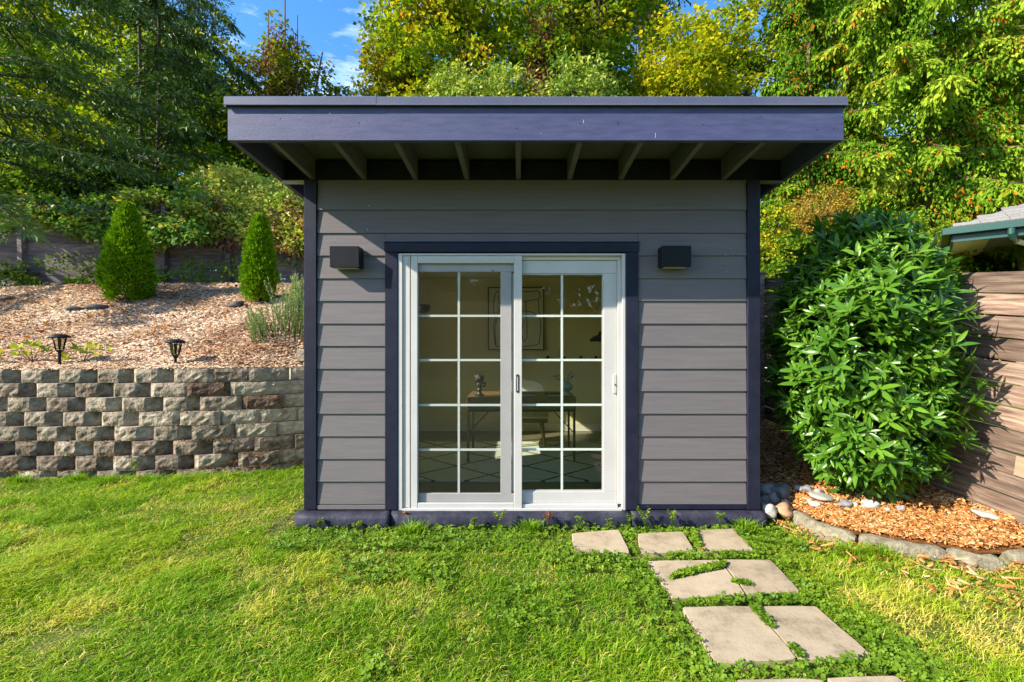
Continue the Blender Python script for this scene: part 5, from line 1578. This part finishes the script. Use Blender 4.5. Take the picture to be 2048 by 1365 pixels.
# ---- lobed yellow-green plants by the path lights
def leafy_plant(px, py, label, spreads, seed):
    g = random.Random(seed)
    d = 5.22
    x = (px - 1036) * d / 930; zb = float(terr_z(np.array(x), np.array(d)))
    r = empty('leafy_plant', (x, d, zb), label, 'plant', 'yellow-green plants on the terrace edge')
    for (ax, az_, s) in spreads:
        tip = Vector((x + ax * d / 930, d + g.uniform(-.05, .05), zb - az_ * d / 930 + .02))
        MB().tube([(x, d, zb), Vector((x, d, zb)).lerp(tip, .5) + Vector((0, 0, .02)), tip], [.004, .003, .002], 5).build('stem', MT['trunk'], r)
        # lobed leaf: fan of pointed lobes
        V = []; F = []; T = []
        for j, an in enumerate((-1.5, -.8, 0, .8, 1.5)):
            L = s * d / 930 * (1.0 if abs(an) < 1 else .75)
            dd = Vector((math.sin(an + (ax / 60)), -.35, math.cos(an) * .45 + .05)).normalized()
            sd = dd.cross(Vector((0, -.6, .8))).normalized()
            a = tip; b2 = tip + dd * L * .5; c = tip + dd * L
            w = L * .22
            i0 = len(V)
            V += [a, b2 - sd * w, c, b2 + sd * w + Vector((0, 0, .0)), b2 + Vector((0, .004, -.008))]
            F += [(i0, i0 + 1, i0 + 4), (i0 + 1, i0 + 2, i0 + 4), (i0 + 2, i0 + 3, i0 + 4), (i0 + 3, i0, i0 + 4)]
            T += [g.uniform(.2, 1)] * 4
        tri_mesh('leaf', np.array([tuple(q) for q in V]), F, MT['yplant'], r, T)
leafy_plant(66, 716, 'yellow-green lobed plant left of the first path light', [(-20, -26, 20), (12, -30, 22), (-10, -14, 16), (24, -22, 18), (0, -34, 16), (-26, -14, 14)], 1)
leafy_plant(165, 722, 'larger yellow-green lobed plant right of the first path light', [(-14, -24, 20), (8, -18, 22), (30, -24, 22), (46, -32, 20), (-26, -6, 20), (60, -22, 12), (16, -34, 16), (36, -12, 16)], 2)
leafy_plant(-6, 728, 'yellow-green lobed plant cut by the left edge', [(-12, -14, 18), (12, -8, 18), (4, -18, 16)], 3)

# ---- laurel
g = np.random.default_rng(90)
la = empty('laurel_bush', (2.80, 3.80, 0.1), 'big glossy cherry laurel bush in the bark bed by the brown fence', 'shrub')
K = 1650
LC = np.array([2.75, 3.74, 1.23]); LR = np.array([.53, .57, 1.06])
ph = g.uniform(0, 2 * np.pi, K); cz = g.uniform(-1, 1, K)
pw = 0.62
sr = (1 - np.abs(cz) ** 3.4) ** .5
nx_ = np.cos(ph) * sr; ny_ = np.sin(ph) * sr
lump = np.array([mnoise.noise(Vector((a * 1.8, b2 * 1.8, c * 2.2 + 5))) for a, b2, c in zip(nx_, ny_, cz)])
sc_ = 1 + .17 * lump
# shoulders narrow a little towards the foot and the top
zf = np.interp(cz, [-1, -.8, -.2, .35, .8, 1], [.74, .92, 1.04, 1.05, .90, .74])
C = np.stack([LC[0] + nx_ * LR[0] * sc_ * zf, LC[1] + ny_ * LR[1] * sc_ * zf, LC[2] + cz * LR[2] * (1 + .05 * lump)], 1)
outn = nrm(np.stack([nx_, ny_, cz * .6 + .1], 1))
C += outn * (np.where(g.random(K) < .16, .11 * g.random(K), -.05 * g.random(K)))[:, None] + np.array([0, 0, 1.]) * (np.where((g.random(K) < .2) & (cz > .7), .12 * g.random(K), 0))[:, None]
P, D, N, L, T = [], [], [], [], []
for k in range(K):
    ax = Vector(outn[k]) * .9 + Vector((g.normal() * .3, g.normal() * .3, .45 + g.normal() * .25)); ax.normalize()
    o1 = ax.orthogonal().normalized(); o2 = ax.cross(o1)
    nl = int(g.integers(5, 9)); st = g.uniform(0, 6)
    base = Vector(C[k]) - ax * g.uniform(.0, .10)
    ct = g.random()
    for j in range(nl):
        a = st + j * 2.4
        rad_ = o1 * math.cos(a) + o2 * math.sin(a)
        opn = g.uniform(.55, 1.15)
        dd = ax * math.cos(opn) + rad_ * math.sin(opn)
        nn = ax * math.sin(opn) - rad_ * math.cos(opn)
        P.append(base + ax * (j * .008)); D.append(dd); N.append(nn + Vector(g.normal(size=3) * .15)); L.append(g.uniform(.105, .165) * (1 if j < nl - 2 else .7)); T.append(np.clip(.18 + .42 * ct + .3 * (g.random() - .3) + (.16 if j >= nl - 2 else 0), 0, .9))
P = np.array([tuple(q) for q in P]); D = nrm(np.array([tuple(q) for q in D])); N = np.array([tuple(q) for q in N]); L = np.array(L); T = np.array(T)
keepm = P[:, 0] < (3.86 - .16 * P[:, 1] - .03)
tipx = P[:, 0] + D[:, 0] * L
keepm &= tipx < (3.86 - .16 * (P[:, 1] + D[:, 1] * L) - .03 + .0)
P, D, N, L, T = P[keepm], D[keepm], N[keepm], L[keepm], T[keepm]
def laurel_geo(P, D, N, L, fold=.16, curl=.18, n_seg=4):
    """each leaf: 2 x n_seg strip, curved, folded at the midrib"""
    n = len(P); D = nrm(D); S = nrm(np.cross(D, N)); N = np.cross(S, D)
    us = np.linspace(0, 1, n_seg + 1); ws = [0.03, .82, 1.0, .72, .0]
    rows = []
    for u, w in zip(us, ws):
        c = P + D * (L * u)[:, None] - N * (curl * L * u * u)[:, None]
        hw = (.118 * L * w)[:, None]
        rows += [c - S * hw + N * hw * fold * 2, c, c + S * hw + N * hw * fold * 2]
    V = np.stack(rows, 1)  # n, 15, 3
    F = []
    for i in range(n_seg):
        a = i * 3
        F += [(a, a + 1, a + 4), (a, a + 4, a + 3), (a + 1, a + 2, a + 5), (a + 1, a + 5, a + 4)]
    F = np.array(F)
    FF = (np.arange(n)[:, None, None] * 15 + F[None]).reshape(-1, 3)
    return V.reshape(-1, 3), FF
dist = np.linalg.norm(P - np.array([0, 0, 1.34]), axis=1)
facing = (outn[:, 1].mean())
vis = dist - .5 * ((P[:, 1] - LC[1]) < -.25) - L * 4 + .25 * rng.random(len(P))
order = np.argsort(vis)
near = order[:300]; rest = order[300:]
for i in near:
    V, F = laurel_geo(P[i:i + 1], D[i:i + 1], N[i:i + 1], L[i:i + 1])
    org = Vector(P[i])
    tri_mesh('leaf', V, F, MT['laurel'], la, np.full(len(F), T[i]), smooth=True, origin=org)
V, F = laurel_geo(P[rest], D[rest], N[rest], L[rest])
tri_mesh('leaves', V, F, MT['laurel'], la, np.repeat(T[rest], 16), smooth=True)['kind'] = 'stuff'
st = MB()
for k in range(9):
    a = k * .7
    b0 = Vector((2.76 + .08 * math.cos(a), 3.80 + .08 * math.sin(a), .05)); e = Vector((2.76 + .38 * math.cos(a), 3.80 + .42 * math.sin(a), 1.4 + .5 * random.random()))
    MB().tube([b0, b0.lerp(e, .4) + Vector((0, 0, .1)), e], [.022, .015, .006], 6).build('stem', MT['trunk'], la)
for k in range(0, K, 4):
    p = Vector(C[k]); q = Vector((2.76, 3.8, p.z - .25)); st.tube([p.lerp(q, .5), p], [.005, .003], 4)
st.build('twigs', MT['trunk'], la)['kind'] = 'stuff'
# dark inner leaves so the heart of the bush is closed
n = 5200
q = nrm(g.normal(size=(n, 3))) * (g.random((n, 1)) ** .5) * .86
q[:, 2] = np.sign(q[:, 2]) * np.abs(q[:, 2]) ** .8
Pi = LC + q * LR
V, F = leaves(Pi, g.normal(size=(n, 3)), g.normal(size=(n, 3)) + [0, 0, .5], .10, .036)
tri_mesh('inner_leaves', V, F, MT['laurel'], la, np.repeat(.6 * g.random(n), 2))['kind'] = 'stuff'

# ------------------------------------------------------------------ chips
def chips(name, P, Dxy, L, W, th, tint, mat, label, cat, tilt=.3, seed=0):
    """thin wedge slivers: 5 faces worth of tris -> raised ridge strips"""
    g = np.random.default_rng(seed); n = len(P)
    D = np.stack([np.cos(Dxy), np.sin(Dxy), g.normal(size=n) * tilt], 1); D = nrm(D)
    N = nrm(g.normal(size=(n, 3)) * tilt + [0, 0, 1]); S = nrm(np.cross(D, N)); N = np.cross(S, D)
    L = L[:, None]; W = W[:, None]; H = th[:, None]
    V = np.stack([P - D * L / 2 - S * W / 2, P + D * L / 2 - S * W / 3, P + D * L / 2 + S * W / 3, P - D * L / 2 + S * W / 2,
                  P - D * L / 2.3 + N * H, P + D * L / 2.3 + N * H], 1).reshape(-1, 3)
    F = np.array([(0, 1, 5), (0, 5, 4), (2, 3, 4), (2, 4, 5), (0, 4, 3), (1, 2, 5)])
    FF = (np.arange(n)[:, None, None] * 6 + F[None]).reshape(-1, 3)
    o = tri_mesh(name, V, FF, mat, None, np.repeat(tint, 6))
    return tag(o, label, cat, kind='stuff')
g = np.random.default_rng(100)
n = 62000
# denser towards the camera, where chips show larger
y = 5.05 + (g.random(n) ** 1.25) * 3.9
x = -1.9 - g.random(n) * (3.6 + (y - 5) * 1.35 + 2.0)
wy = np.interp(x, [p[0] for p in WALL_PTS[:9]], [p[1] for p in WALL_PTS[:9]])
ok = (y > wy) & (wall_dist(x, y) > .17) & (y < ffy(x) - .03)
x, y = x[ok], y[ok]; n = len(x)
P = np.stack([x, y, terr_z(x, y) + .006 + .012 * g.random(n)], 1)
tt = np.clip(.55 + .5 * (g.random(n) - .5) + .9 * (fbm(x, y, .6, 31) - .5) - .35 * np.clip((y - 7.2) / 1.2, 0, 1) * g.random(n), 0, 1)
tt = np.clip(tt * 1.05 - .02 + .12 * (g.random(n) < .3), 0, 1)
chips('wood_chips', P, g.normal(size=n) * .9, .025 + .075 * g.random(n) ** 1.4, .005 + .011 * g.random(n), .003 + .006 * g.random(n), tt, MT['chip'], 'pale shredded wood chips spread over the terrace', 'mulch', .35, 101)
# fallen leaves among the chips
n = 900
y = 5.2 + g.random(n) * 3.5; x = -2.2 - g.random(n) * (3.4 + (y - 5) * 1.3)
wy = np.interp(x, [p[0] for p in WALL_PTS[:9]], [p[1] for p in WALL_PTS[:9]])
ok = (y > wy) & (wall_dist(x, y) > .25); x, y = x[ok], y[ok]; n = len(x)
P = np.stack([x, y, terr_z(x, y) + .02], 1)
V, F = leaves(P, g.normal(size=(n, 3)) * [1, 1, .2], g.normal(size=(n, 3)) * .4 + [0, 0, 1], .05 + .05 * g.random(n), .03 + .03 * g.random(n))
MT['fallen'] = mat_leaf('fallen_leaf', [(0.22, 0.05, 0.02), (0.42, 0.14, 0.03), (0.50, 0.26, 0.06)], trans=.15)
o = tri_mesh('fallen_leaves', V, F, MT['fallen'], None, np.repeat(g.random(n), 2)); tag(o, 'orange fallen leaves scattered on the mulch', 'leaves', kind='stuff')
# bark in the right-hand bed
n = 19000
x = g.uniform(1.95, 3.5, n); y = 2.95 + g.random(n) ** 1.5 * 3.2
ok = (y > curb_y(x) + .03) & (x < 3.86 - .16 * y - .01); x, y = x[ok], y[ok]; n = len(x)
P = np.stack([x, y, bed_z(x, y) + .006 + .02 * g.random(n)], 1)
tt = np.clip(.25 + .75 * g.random(n), 0, 1)
big = g.random(n) < .12
chips('bark_chips', P, g.uniform(0, 6.3, n), np.where(big, .07, .03) * (.6 + .8 * g.random(n)), np.where(big, .020, .010) * (.6 + .8 * g.random(n)), .004 + .006 * g.random(n), tt, MT['bark_chip'], 'orange brown bark chips covering the bed under the laurel', 'bark mulch', .35, 102)
n = 5200
x = g.uniform(2.2, 3.5, n); y = curb_y(x) + .02 + .30 * g.random(n)
P = np.stack([x, y, bed_z(x, y) + .008 + .018 * g.random(n)], 1)
chips('bark_chips', P, g.uniform(0, 6.3, n), .035 * (.6 + 1.2 * g.random(n)), .011 * (.6 + .9 * g.random(n)), .004 + .006 * g.random(n), g.random(n), MT['bark_chip'], 'bark chips banked up behind the concrete edging', 'bark mulch', .35, 104)
# strays on the grass
n = 420
x = g.uniform(2.0, 3.6, n); y = curb_y(x) - .13 - (g.random(n) ** 2.2) * .75
P = np.stack([x, y, lawn_z(x, y) + .03 + .02 * g.random(n)], 1)
chips('stray_bark_chips', P, g.uniform(0, 6.3, n), (.03 + .06 * g.random(n) ** 2), .008 + .012 * g.random(n), .004 + .004 * g.random(n), .2 + .8 * g.random(n), MT['bark_chip'], 'stray bark chips spilled over the edging onto the grass', 'bark mulch', .35, 103)

# ------------------------------------------------------------------ grass
def in_quad(x, y, q, grow=0.0):
    q = np.array(q); c = q.mean(0)
    q = c + (q - c) * (1 + grow)
    s = None; ins_ = np.ones(len(x), bool); neg = np.ones(len(x), bool)
    for i in range(4):
        a = q[i]; b2 = q[(i + 1) % 4]
        cr = (b2[0] - a[0]) * (y - a[1]) - (b2[1] - a[1]) * (x - a[0])
        ins_ &= cr > 0; neg &= cr < 0
    return ins_ | neg
def quad_dist(x, y, q):
    q = np.array(q); dm = np.full(len(x), 9.)
    for i in range(4):
        a = q[i]; b2 = q[(i + 1) % 4]; e = b2 - a
        t = np.clip(((x - a[0]) * e[0] + (y - a[1]) * e[1]) / (e @ e), 0, 1)
        dm = np.minimum(dm, np.hypot(x - a[0] - t * e[0], y - a[1] - t * e[1]))
    return dm
def lawn_ok(x, y, grow=-.03):
    ok = np.ones(len(x), bool)
    for q in pav_world: ok &= ~in_quad(x, y, q, grow)
    ok &= ~((x > -1.70) & (x < 1.94) & (y > 3.60)) & ~((x > -1.76) & (x < -1.6) & (y > 3.62))
    wy = np.interp(x, [p[0] for p in WALL_PTS[:7]], [p[1] for p in WALL_PTS[:7]])
    ok &= ~((x < -1.7) & (y > wy + .0))
    ok &= ~((x > 1.93) & (y > curb_y(x) - np.where(x > 2.24, .10, .03)))
    ok &= (x < 3.86 - .16 * y - .02)
    return ok
def lawn_points(n, seed, margin=1.0, grow=.0):
    """more points near the camera"""
    g = np.random.default_rng(seed)
    y = 1.55 + (g.random(n) ** 1.35) * 3.75
    hw = 1.25 * y + margin
    x = g.uniform(-1, 1, n) * hw - .05
    k = lawn_ok(x, y, grow)
    return x[k], y[k]
def pav_d(x, y):
    d = np.full(len(x), 9.)
    for q in pav_world: d = np.minimum(d, quad_dist(x, y, q))
    return d

x, y = lawn_points(330000, 111)
g = np.random.default_rng(112); n = len(x)
pd = pav_d(x, y)
lush = fbm(x, y, .9, 41)                       # long silky patches
dry = fbm(x, y, .55, 51)
leftness = np.clip((-x - .6) / 1.6, 0, 1)
H = .030 + .045 * g.random(n) * (0.5 + lush) + .035 * leftness * np.clip((lush - .35) * 4, 0, 1)
H *= np.where(pd < .10, .62, 1)
H = H * (1 + 1.4 * (fbm(x, y, .22, 61) - .5)) * (1 - .45 * (fbm(x, y, .42, 193) > .64))
H += ((y > 3.45) & (x > -1.7) & (x < 1.9)) * .01 * g.random(n)
# clump tufts
gap = fbm(x, y, .16, 71)
keep = (gap > .30 + .18 * (dry > .60)) | (g.random(n) < .35)
keep &= ~((g.random(n) < .55) & (pd < .16))
strip = (y > 3.12) & (x > -1.5) & (x < 2.0)
keep &= ~(strip & (g.random(n) < .5))
x, y, H, dry, lush, pd, leftness = [a[keep] for a in (x, y, H, dry, lush, pd, leftness)]; n = len(x)
g = np.random.default_rng(113)
z = lawn_z(x, y)
az_ = 2.2 * (fbm(x, y, .5, 81) - .5) * 2 + g.normal(size=n) * 1.5 - .5
lean = np.abs(g.normal(size=n)) * .45 + .15 + .35 * leftness
d1 = np.stack([np.cos(az_) * lean, np.sin(az_) * lean, np.ones(n)], 1); d1 = nrm(d1)
d2 = nrm(d1 + np.stack([np.cos(az_) * lean * 1.6, np.sin(az_) * lean * 1.6, -.55 * np.ones(n)], 1))
B = np.stack([x, y, z - .005], 1)
M_ = B + d1 * (H * .55)[:, None]; T_ = M_ + d2 * (H * .6)[:, None]
fa = g.uniform(0, np.pi, n); S_ = np.stack([np.cos(fa), np.sin(fa), np.zeros(n)], 1)
w = (.0016 + .0014 * g.random(n)) * (.75 + .12 * y) ; w = w[:, None]
V = np.stack([B - S_ * w, B + S_ * w, M_ - S_ * w * .8, M_ + S_ * w * .8, T_], 1).reshape(-1, 3)
F = (np.arange(n)[:, None, None] * 5 + np.array([(0, 1, 3), (0, 3, 2), (2, 3, 4)])[None]).reshape(-1, 3)
tn = .36 + .26 * (g.random(n) - .5) + .55 * np.clip(dry - .50, 0, 1) * 2 + .10 * leftness + .12 * (x > 1.7) + .25 * (fbm(x, y, .35, 91) - .5)
tn = np.where(g.random(n) < .07 + .22 * (dry > .62) + .06 * (x > 1.8), .75 + .25 * g.random(n), tn)
tn += .34 * (fbm(x, y, 1.3, 191) - .5) + .30 * (fbm(x, y, .13, 192) - .5)
bare = (fbm(x, y, .42, 193) > .64)
tn = np.where(bare & (g.random(n) < .45), .72 + .25 * g.random(n), tn)
tn -= .14 * ((np.abs(x + .1) < 1.2) & (y > 2.1)) * g.random(n)
o = tri_mesh('lawn_grass', V, F, MT['grass'], None, np.repeat(np.clip(tn, 0, 1), 3))
tag(o, 'patchy green and straw coloured lawn grass', 'grass', kind='stuff')
# thatch: dry flat straw
x, y = lawn_points(26000, 121)
g = np.random.default_rng(122)
k = (fbm(x, y, .55, 51) > .5) | (g.random(len(x)) < .25); x, y = x[k], y[k]; n = len(x)
P = np.stack([x, y, lawn_z(x, y) + .010 + .018 * g.random(n)], 1)
a = g.uniform(0, 6.3, n)
V, F = leaves(P, np.stack([np.cos(a), np.sin(a), g.normal(size=n) * .2], 1), np.tile([0, 0, 1.], (n, 1)), .03 + .05 * g.random(n), .0028)
o = tri_mesh('dry_thatch', V, F, MT['grass'], None, np.repeat(.82 + .18 * g.random(n), 2)); tag(o, 'dry straw thatch lying between the blades', 'thatch', kind='stuff')

# ---- clover and low weeds
x, y = lawn_points(210000, 131, 1.0, .07)
g = np.random.default_rng(132)
pd = pav_d(x, y)
cl = fbm(x, y, .45, 141)
pr = np.clip(1.15 - pd / .26, 0, 1) * (.55 + .9 * (cl > .42)) * .8
pr = np.maximum(pr, np.clip((cl - .60) * 8, 0, .6) * (x > -1.3) * 1.0)
pr = np.maximum(pr, ((y > 3.15) & (x > -1.75) & (x < 2.0)) * (.22 + .55 * (cl > .45)))
pr *= np.where(x < -1.8, .25, 1)
pr *= np.where(x > 2.25, .5, 1)
k = g.random(len(x)) < pr * .75
x, y = x[k], y[k]
# the strip of clover across the left slab of row two
q = [GP(1340, 1160, -.07), GP(1445, 1138, -.07), GP(1452, 1128, -.07), GP(1360, 1146, -.07)]
m = 900; u = g.random(m); v_ = g.random(m)
ex = q[0][0] * (1 - u) * (1 - v_) + q[1][0] * u * (1 - v_) + q[2][0] * u * v_ + q[3][0] * (1 - u) * v_
ey = q[0][1] * (1 - u) * (1 - v_) + q[1][1] * u * (1 - v_) + q[2][1] * u * v_ + q[3][1] * (1 - u) * v_
# tufts spilling over joints between slabs
j1 = [(GP(1505, 1216), GP(1545, 1262), 140), (GP(1470, 1060), GP(1500, 1098), 60), (GP(1388, 1064), GP(1400, 1102), 160), (GP(1470, 1168), GP(1500, 1176), 60), (GP(1600, 1318), GP(1585, 1300), 40)]
for a, b2, m in j1:
    u = g.random(m)
    ex = np.concatenate([ex, a[0] + (b2[0] - a[0]) * u + g.normal(size=m) * .010]); ey = np.concatenate([ey, a[1] + (b2[1] - a[1]) * u + g.normal(size=m) * .010])
x = np.concatenate([x, ex]); y = np.concatenate([y, ey]); n = len(x)
wall_side = ((y > 3.38) & (x > -1.75) & (x < 2.0))
z = lawn_z(x, y) + .018 + .035 * g.random(n) * (.5 + fbm(x, y, .2, 151)) + wall_side * .012 * g.random(n)
z[-len(ex):] = -.068 + .004 + .014 * g.random(len(ex))
C = np.stack([x, y, z], 1)
up = nrm(g.normal(size=(n, 3)) * .38 + [0, -.15, 1])
a0 = g.uniform(0, 6.3, n)
t1 = nrm(np.cross(up, np.tile([1., 0.1, 0], (n, 1)))); t2 = np.cross(up, t1)
s = .0055 + .0055 * g.random(n)
Vs, Fs, Ts = [], [], []
tc_ = np.clip(.45 + .6 * (fbm(x, y, .3, 161) - .5) + .5 * (g.random(n) - .5), 0, 1)
for j in range(3):
    a = a0 + j * 2.094
    D = t1 * np.cos(a)[:, None] + t2 * np.sin(a)[:, None] + up * .15
    V, F = leaves(C, D, up, s * 2.0, s * 1.9, fold=.1, wpos=.6)
    Fs.append(F + len(Vs) * 4 * n); Vs.append(V); Ts.append(np.repeat(tc_, 2))
o = tri_mesh('clover', np.concatenate(Vs), np.concatenate(Fs), MT['clover'], None, np.concatenate(Ts))
tag(o, 'clover and small weeds round the slabs and along the shed', 'clover', kind='stuff')
print('clover', n)

# ---- taller weeds against the slab edge and at the wall's foot
def weed(px, py, d, hgt, n_, label, seed, dry_=0.0, group='weeds at the foot of the shed'):
    g = random.Random(seed)
    x = (px - 1036) * d / 930; zb = 1.34 - (py - 682) * d / 930
    r = empty('weed', (x, d, zb), label, 'weed', group)
    Vv, Ff, Tt = [], [], []
    for k in range(n_):
        tip = Vector((x + g.uniform(-.06, .06) * (hgt / .12), d + g.uniform(-.05, .05), zb + hgt * g.uniform(.6, 1.05)))
        mid = Vector((x, d, zb)).lerp(tip, .5) + Vector((g.uniform(-.01, .01), 0, .005))
        MB().tube([(x, d, zb - .02), mid, tip], [.0022, .0018, .001], 4).build('stem', MT['trunk'] if dry_ > .5 else MT['clover'], r)
        m = 16
        P = []; D = []
        for j in range(m):
            t = g.uniform(.3, 1); p = (mid.lerp(tip, (t - .5) * 2) if t > .5 else Vector((x, d, zb)).lerp(mid, t * 2))
            P.append(tuple(p)); D.append((g.gauss(0, 1), g.gauss(0, 1) - .3, g.uniform(-.1, .8)))
        V, F = leaves(np.array(P), np.array(D), np.array([[g.gauss(0, .4), g.gauss(0, .4), 1] for _ in range(m)]), .020, .012)
        Ff.append(F + sum(len(q) for q in Vv)); Vv.append(V); Tt.append(np.full(len(F), g.uniform(.3, 1)))
    tri_mesh('leaves', np.concatenate(Vv), np.concatenate(Ff), MT['deadleaf'] if dry_ > .5 else MT['clover'], r, np.concatenate(Tt))['kind'] = 'stuff'
ws = [(1000, 1046, .10, 5, 'green weed standing before the door sill at its middle'), (950, 1050, .06, 5, 'low green weed left of the middle of the door'), (1255, 1050, .10, 4, 'weed climbing the right leg of the door trim'), (1290, 1046, .13, 5, 'branched weed right of the door trim, leaning on the siding'), (1345, 1046, .10, 5, 'weed under the right wall light'), (1160, 1052, .07, 4, 'low weed before the right door panel'), (1220, 1052, .06, 5, 'low weed under the door latch side'), (640, 1052, .05, 5, 'low weed at the left end of the slab'), (715, 1056, .055, 5, 'weed below the left siding'), (1440, 1040, .06, 5, 'weed by the right corner of the shed')]
for i, (a, b2, h, k, lab) in enumerate(ws): weed(a, b2, 3.54, h, k, lab, 200 + i)
weed(1095, 1046, 3.55, .09, 5, 'dry brown weed before the right door panel', 230, 1)
weed(582, 930, 5.3, .32, 6, 'tall straggly weed at the right end of the block wall', 231, 0, 'weeds at the foot of the block wall')
weed(520, 925, 5.0, .12, 6, 'dry brown weed at the foot of the block wall', 232, 1, 'weeds at the foot of the block wall')
weed(470, 935, 4.9, .10, 6, 'second dry weed further along the block wall', 233, 1, 'weeds at the foot of the block wall')
weed(268, 945, 4.82, .14, 4, 'green weed growing from the lowest blocks', 234, 0, 'weeds at the foot of the block wall')

# grass tufts
def tuft(px, py, z, n_, hgt, rad_, label, group, seed, name='grass_tuft', tn=(.2, .5)):
    g = np.random.default_rng(seed)
    d = 930 * (1.34 - z) / (py - 682); x0 = (px - 1036) * d / 930
    r = np.abs(g.normal(size=n_)) * rad_; a = g.uniform(0, 6.3, n_)
    B = np.stack([x0 + r * np.cos(a), d + r * np.sin(a), np.full(n_, z)], 1)
    dd = nrm(np.stack([np.cos(a) * .35 + g.normal(size=n_) * .2, np.sin(a) * .35 + g.normal(size=n_) * .2, np.ones(n_)], 1))
    d2_ = nrm(dd + np.stack([np.cos(a) * .7, np.sin(a) * .7, -.5 * np.ones(n_)], 1))
    h = hgt * g.uniform(.5, 1.1, n_)
    M1 = B + dd * (h * .6)[:, None]; T1 = M1 + d2_ * (h * .5)[:, None]
    fa = g.uniform(0, 3.14, n_); S_ = np.stack([np.cos(fa), np.sin(fa), 0 * fa], 1) * .0028
    V = np.stack([B - S_, B + S_, M1 - S_ * .8, M1 + S_ * .8, T1], 1).reshape(-1, 3)
    F = (np.arange(n_)[:, None, None] * 5 + np.array([(0, 1, 3), (0, 3, 2), (2, 3, 4)])[None]).reshape(-1, 3)
    o = tri_mesh(name, V, F, MT['grass'], None, np.repeat(g.uniform(*tn, n_), 3), origin=(x0, d, z))
    tag(o, label, 'grass tuft', group)
    o['kind'] = 'thing'
GT = 'grass tufts along walls and slabs'
tufts = [(1060, 1060, 'bright grass tuft before the middle stile of the door'), (820, 1068, 'grass tuft before the left door jamb'), (1490, 1060, 'tall grass tuft at the right corner of the shed'), (150, 962, 'grass tuft at the foot of the block wall, far left'), (215, 966, 'dark grass tuft under the lowest block, second from the left'), (300, 965, 'broad weed tuft under the middle of the block wall'), (35, 965, 'grass tuft at the very left under the block wall'), (545, 915, 'sunlit grass tuft where the wall nears the shed'), (1700, 1110, 'grass tuft before the first edging piece'), (1760, 1115, 'grass tuft before the middle edging piece')]
for i, (a, b2, lab) in enumerate(tufts): tuft(a, b2, -.095, 260, .10, .055, lab, GT, 300 + i)

# leaves lying about, each its own
def fallen(px, py, z, size, label, seed, mat='fallen'):
    g = random.Random(seed)
    d = 930 * (1.34 - z) / (py - 682); x0 = (px - 1036) * d / 930
    V = [(0, 0, 0)]; k = 10
    for j in range(k):
        a = j * 2 * math.pi / k; r_ = size * (1 if j % 2 == 0 else .55) * g.uniform(.8, 1.1)
        V.append((r_ * math.cos(a), r_ * math.sin(a), g.uniform(-.2, .5) * size))
    F = [(0, j + 1, (j + 1) % k + 1) for j in range(k)]
    o = tri_mesh('fallen_leaf', np.array(V) + np.array([x0, d, z]), F, MT[mat], None, [g.random()] * k, origin=(x0, d, z))
    o.rotation_euler = (g.uniform(-.4, .1), g.uniform(-.3, .3), 0)
    tag(o, label, 'leaf', 'single fallen leaves')
fallen(207, 1000, -.06, .035, 'curled brown leaf on the grass left of the shed', 1)
fallen(470, 950, -.06, .030, 'small red-brown leaf on the grass below the block wall', 2)
fallen(810, 1026, -.0, .035, 'rust coloured leaf standing on the slab edge by the door', 3)
fallen(1983, 1216, -.06, .022, 'brown leaf on the grass at the far right', 4)
fallen(1406, 1098, -.055, .03, 'orange leaf on the joint of the first slab row', 5)
fallen(1760, 1112, -.05, .035, 'orange bark curl on the grass before the edging', 6)
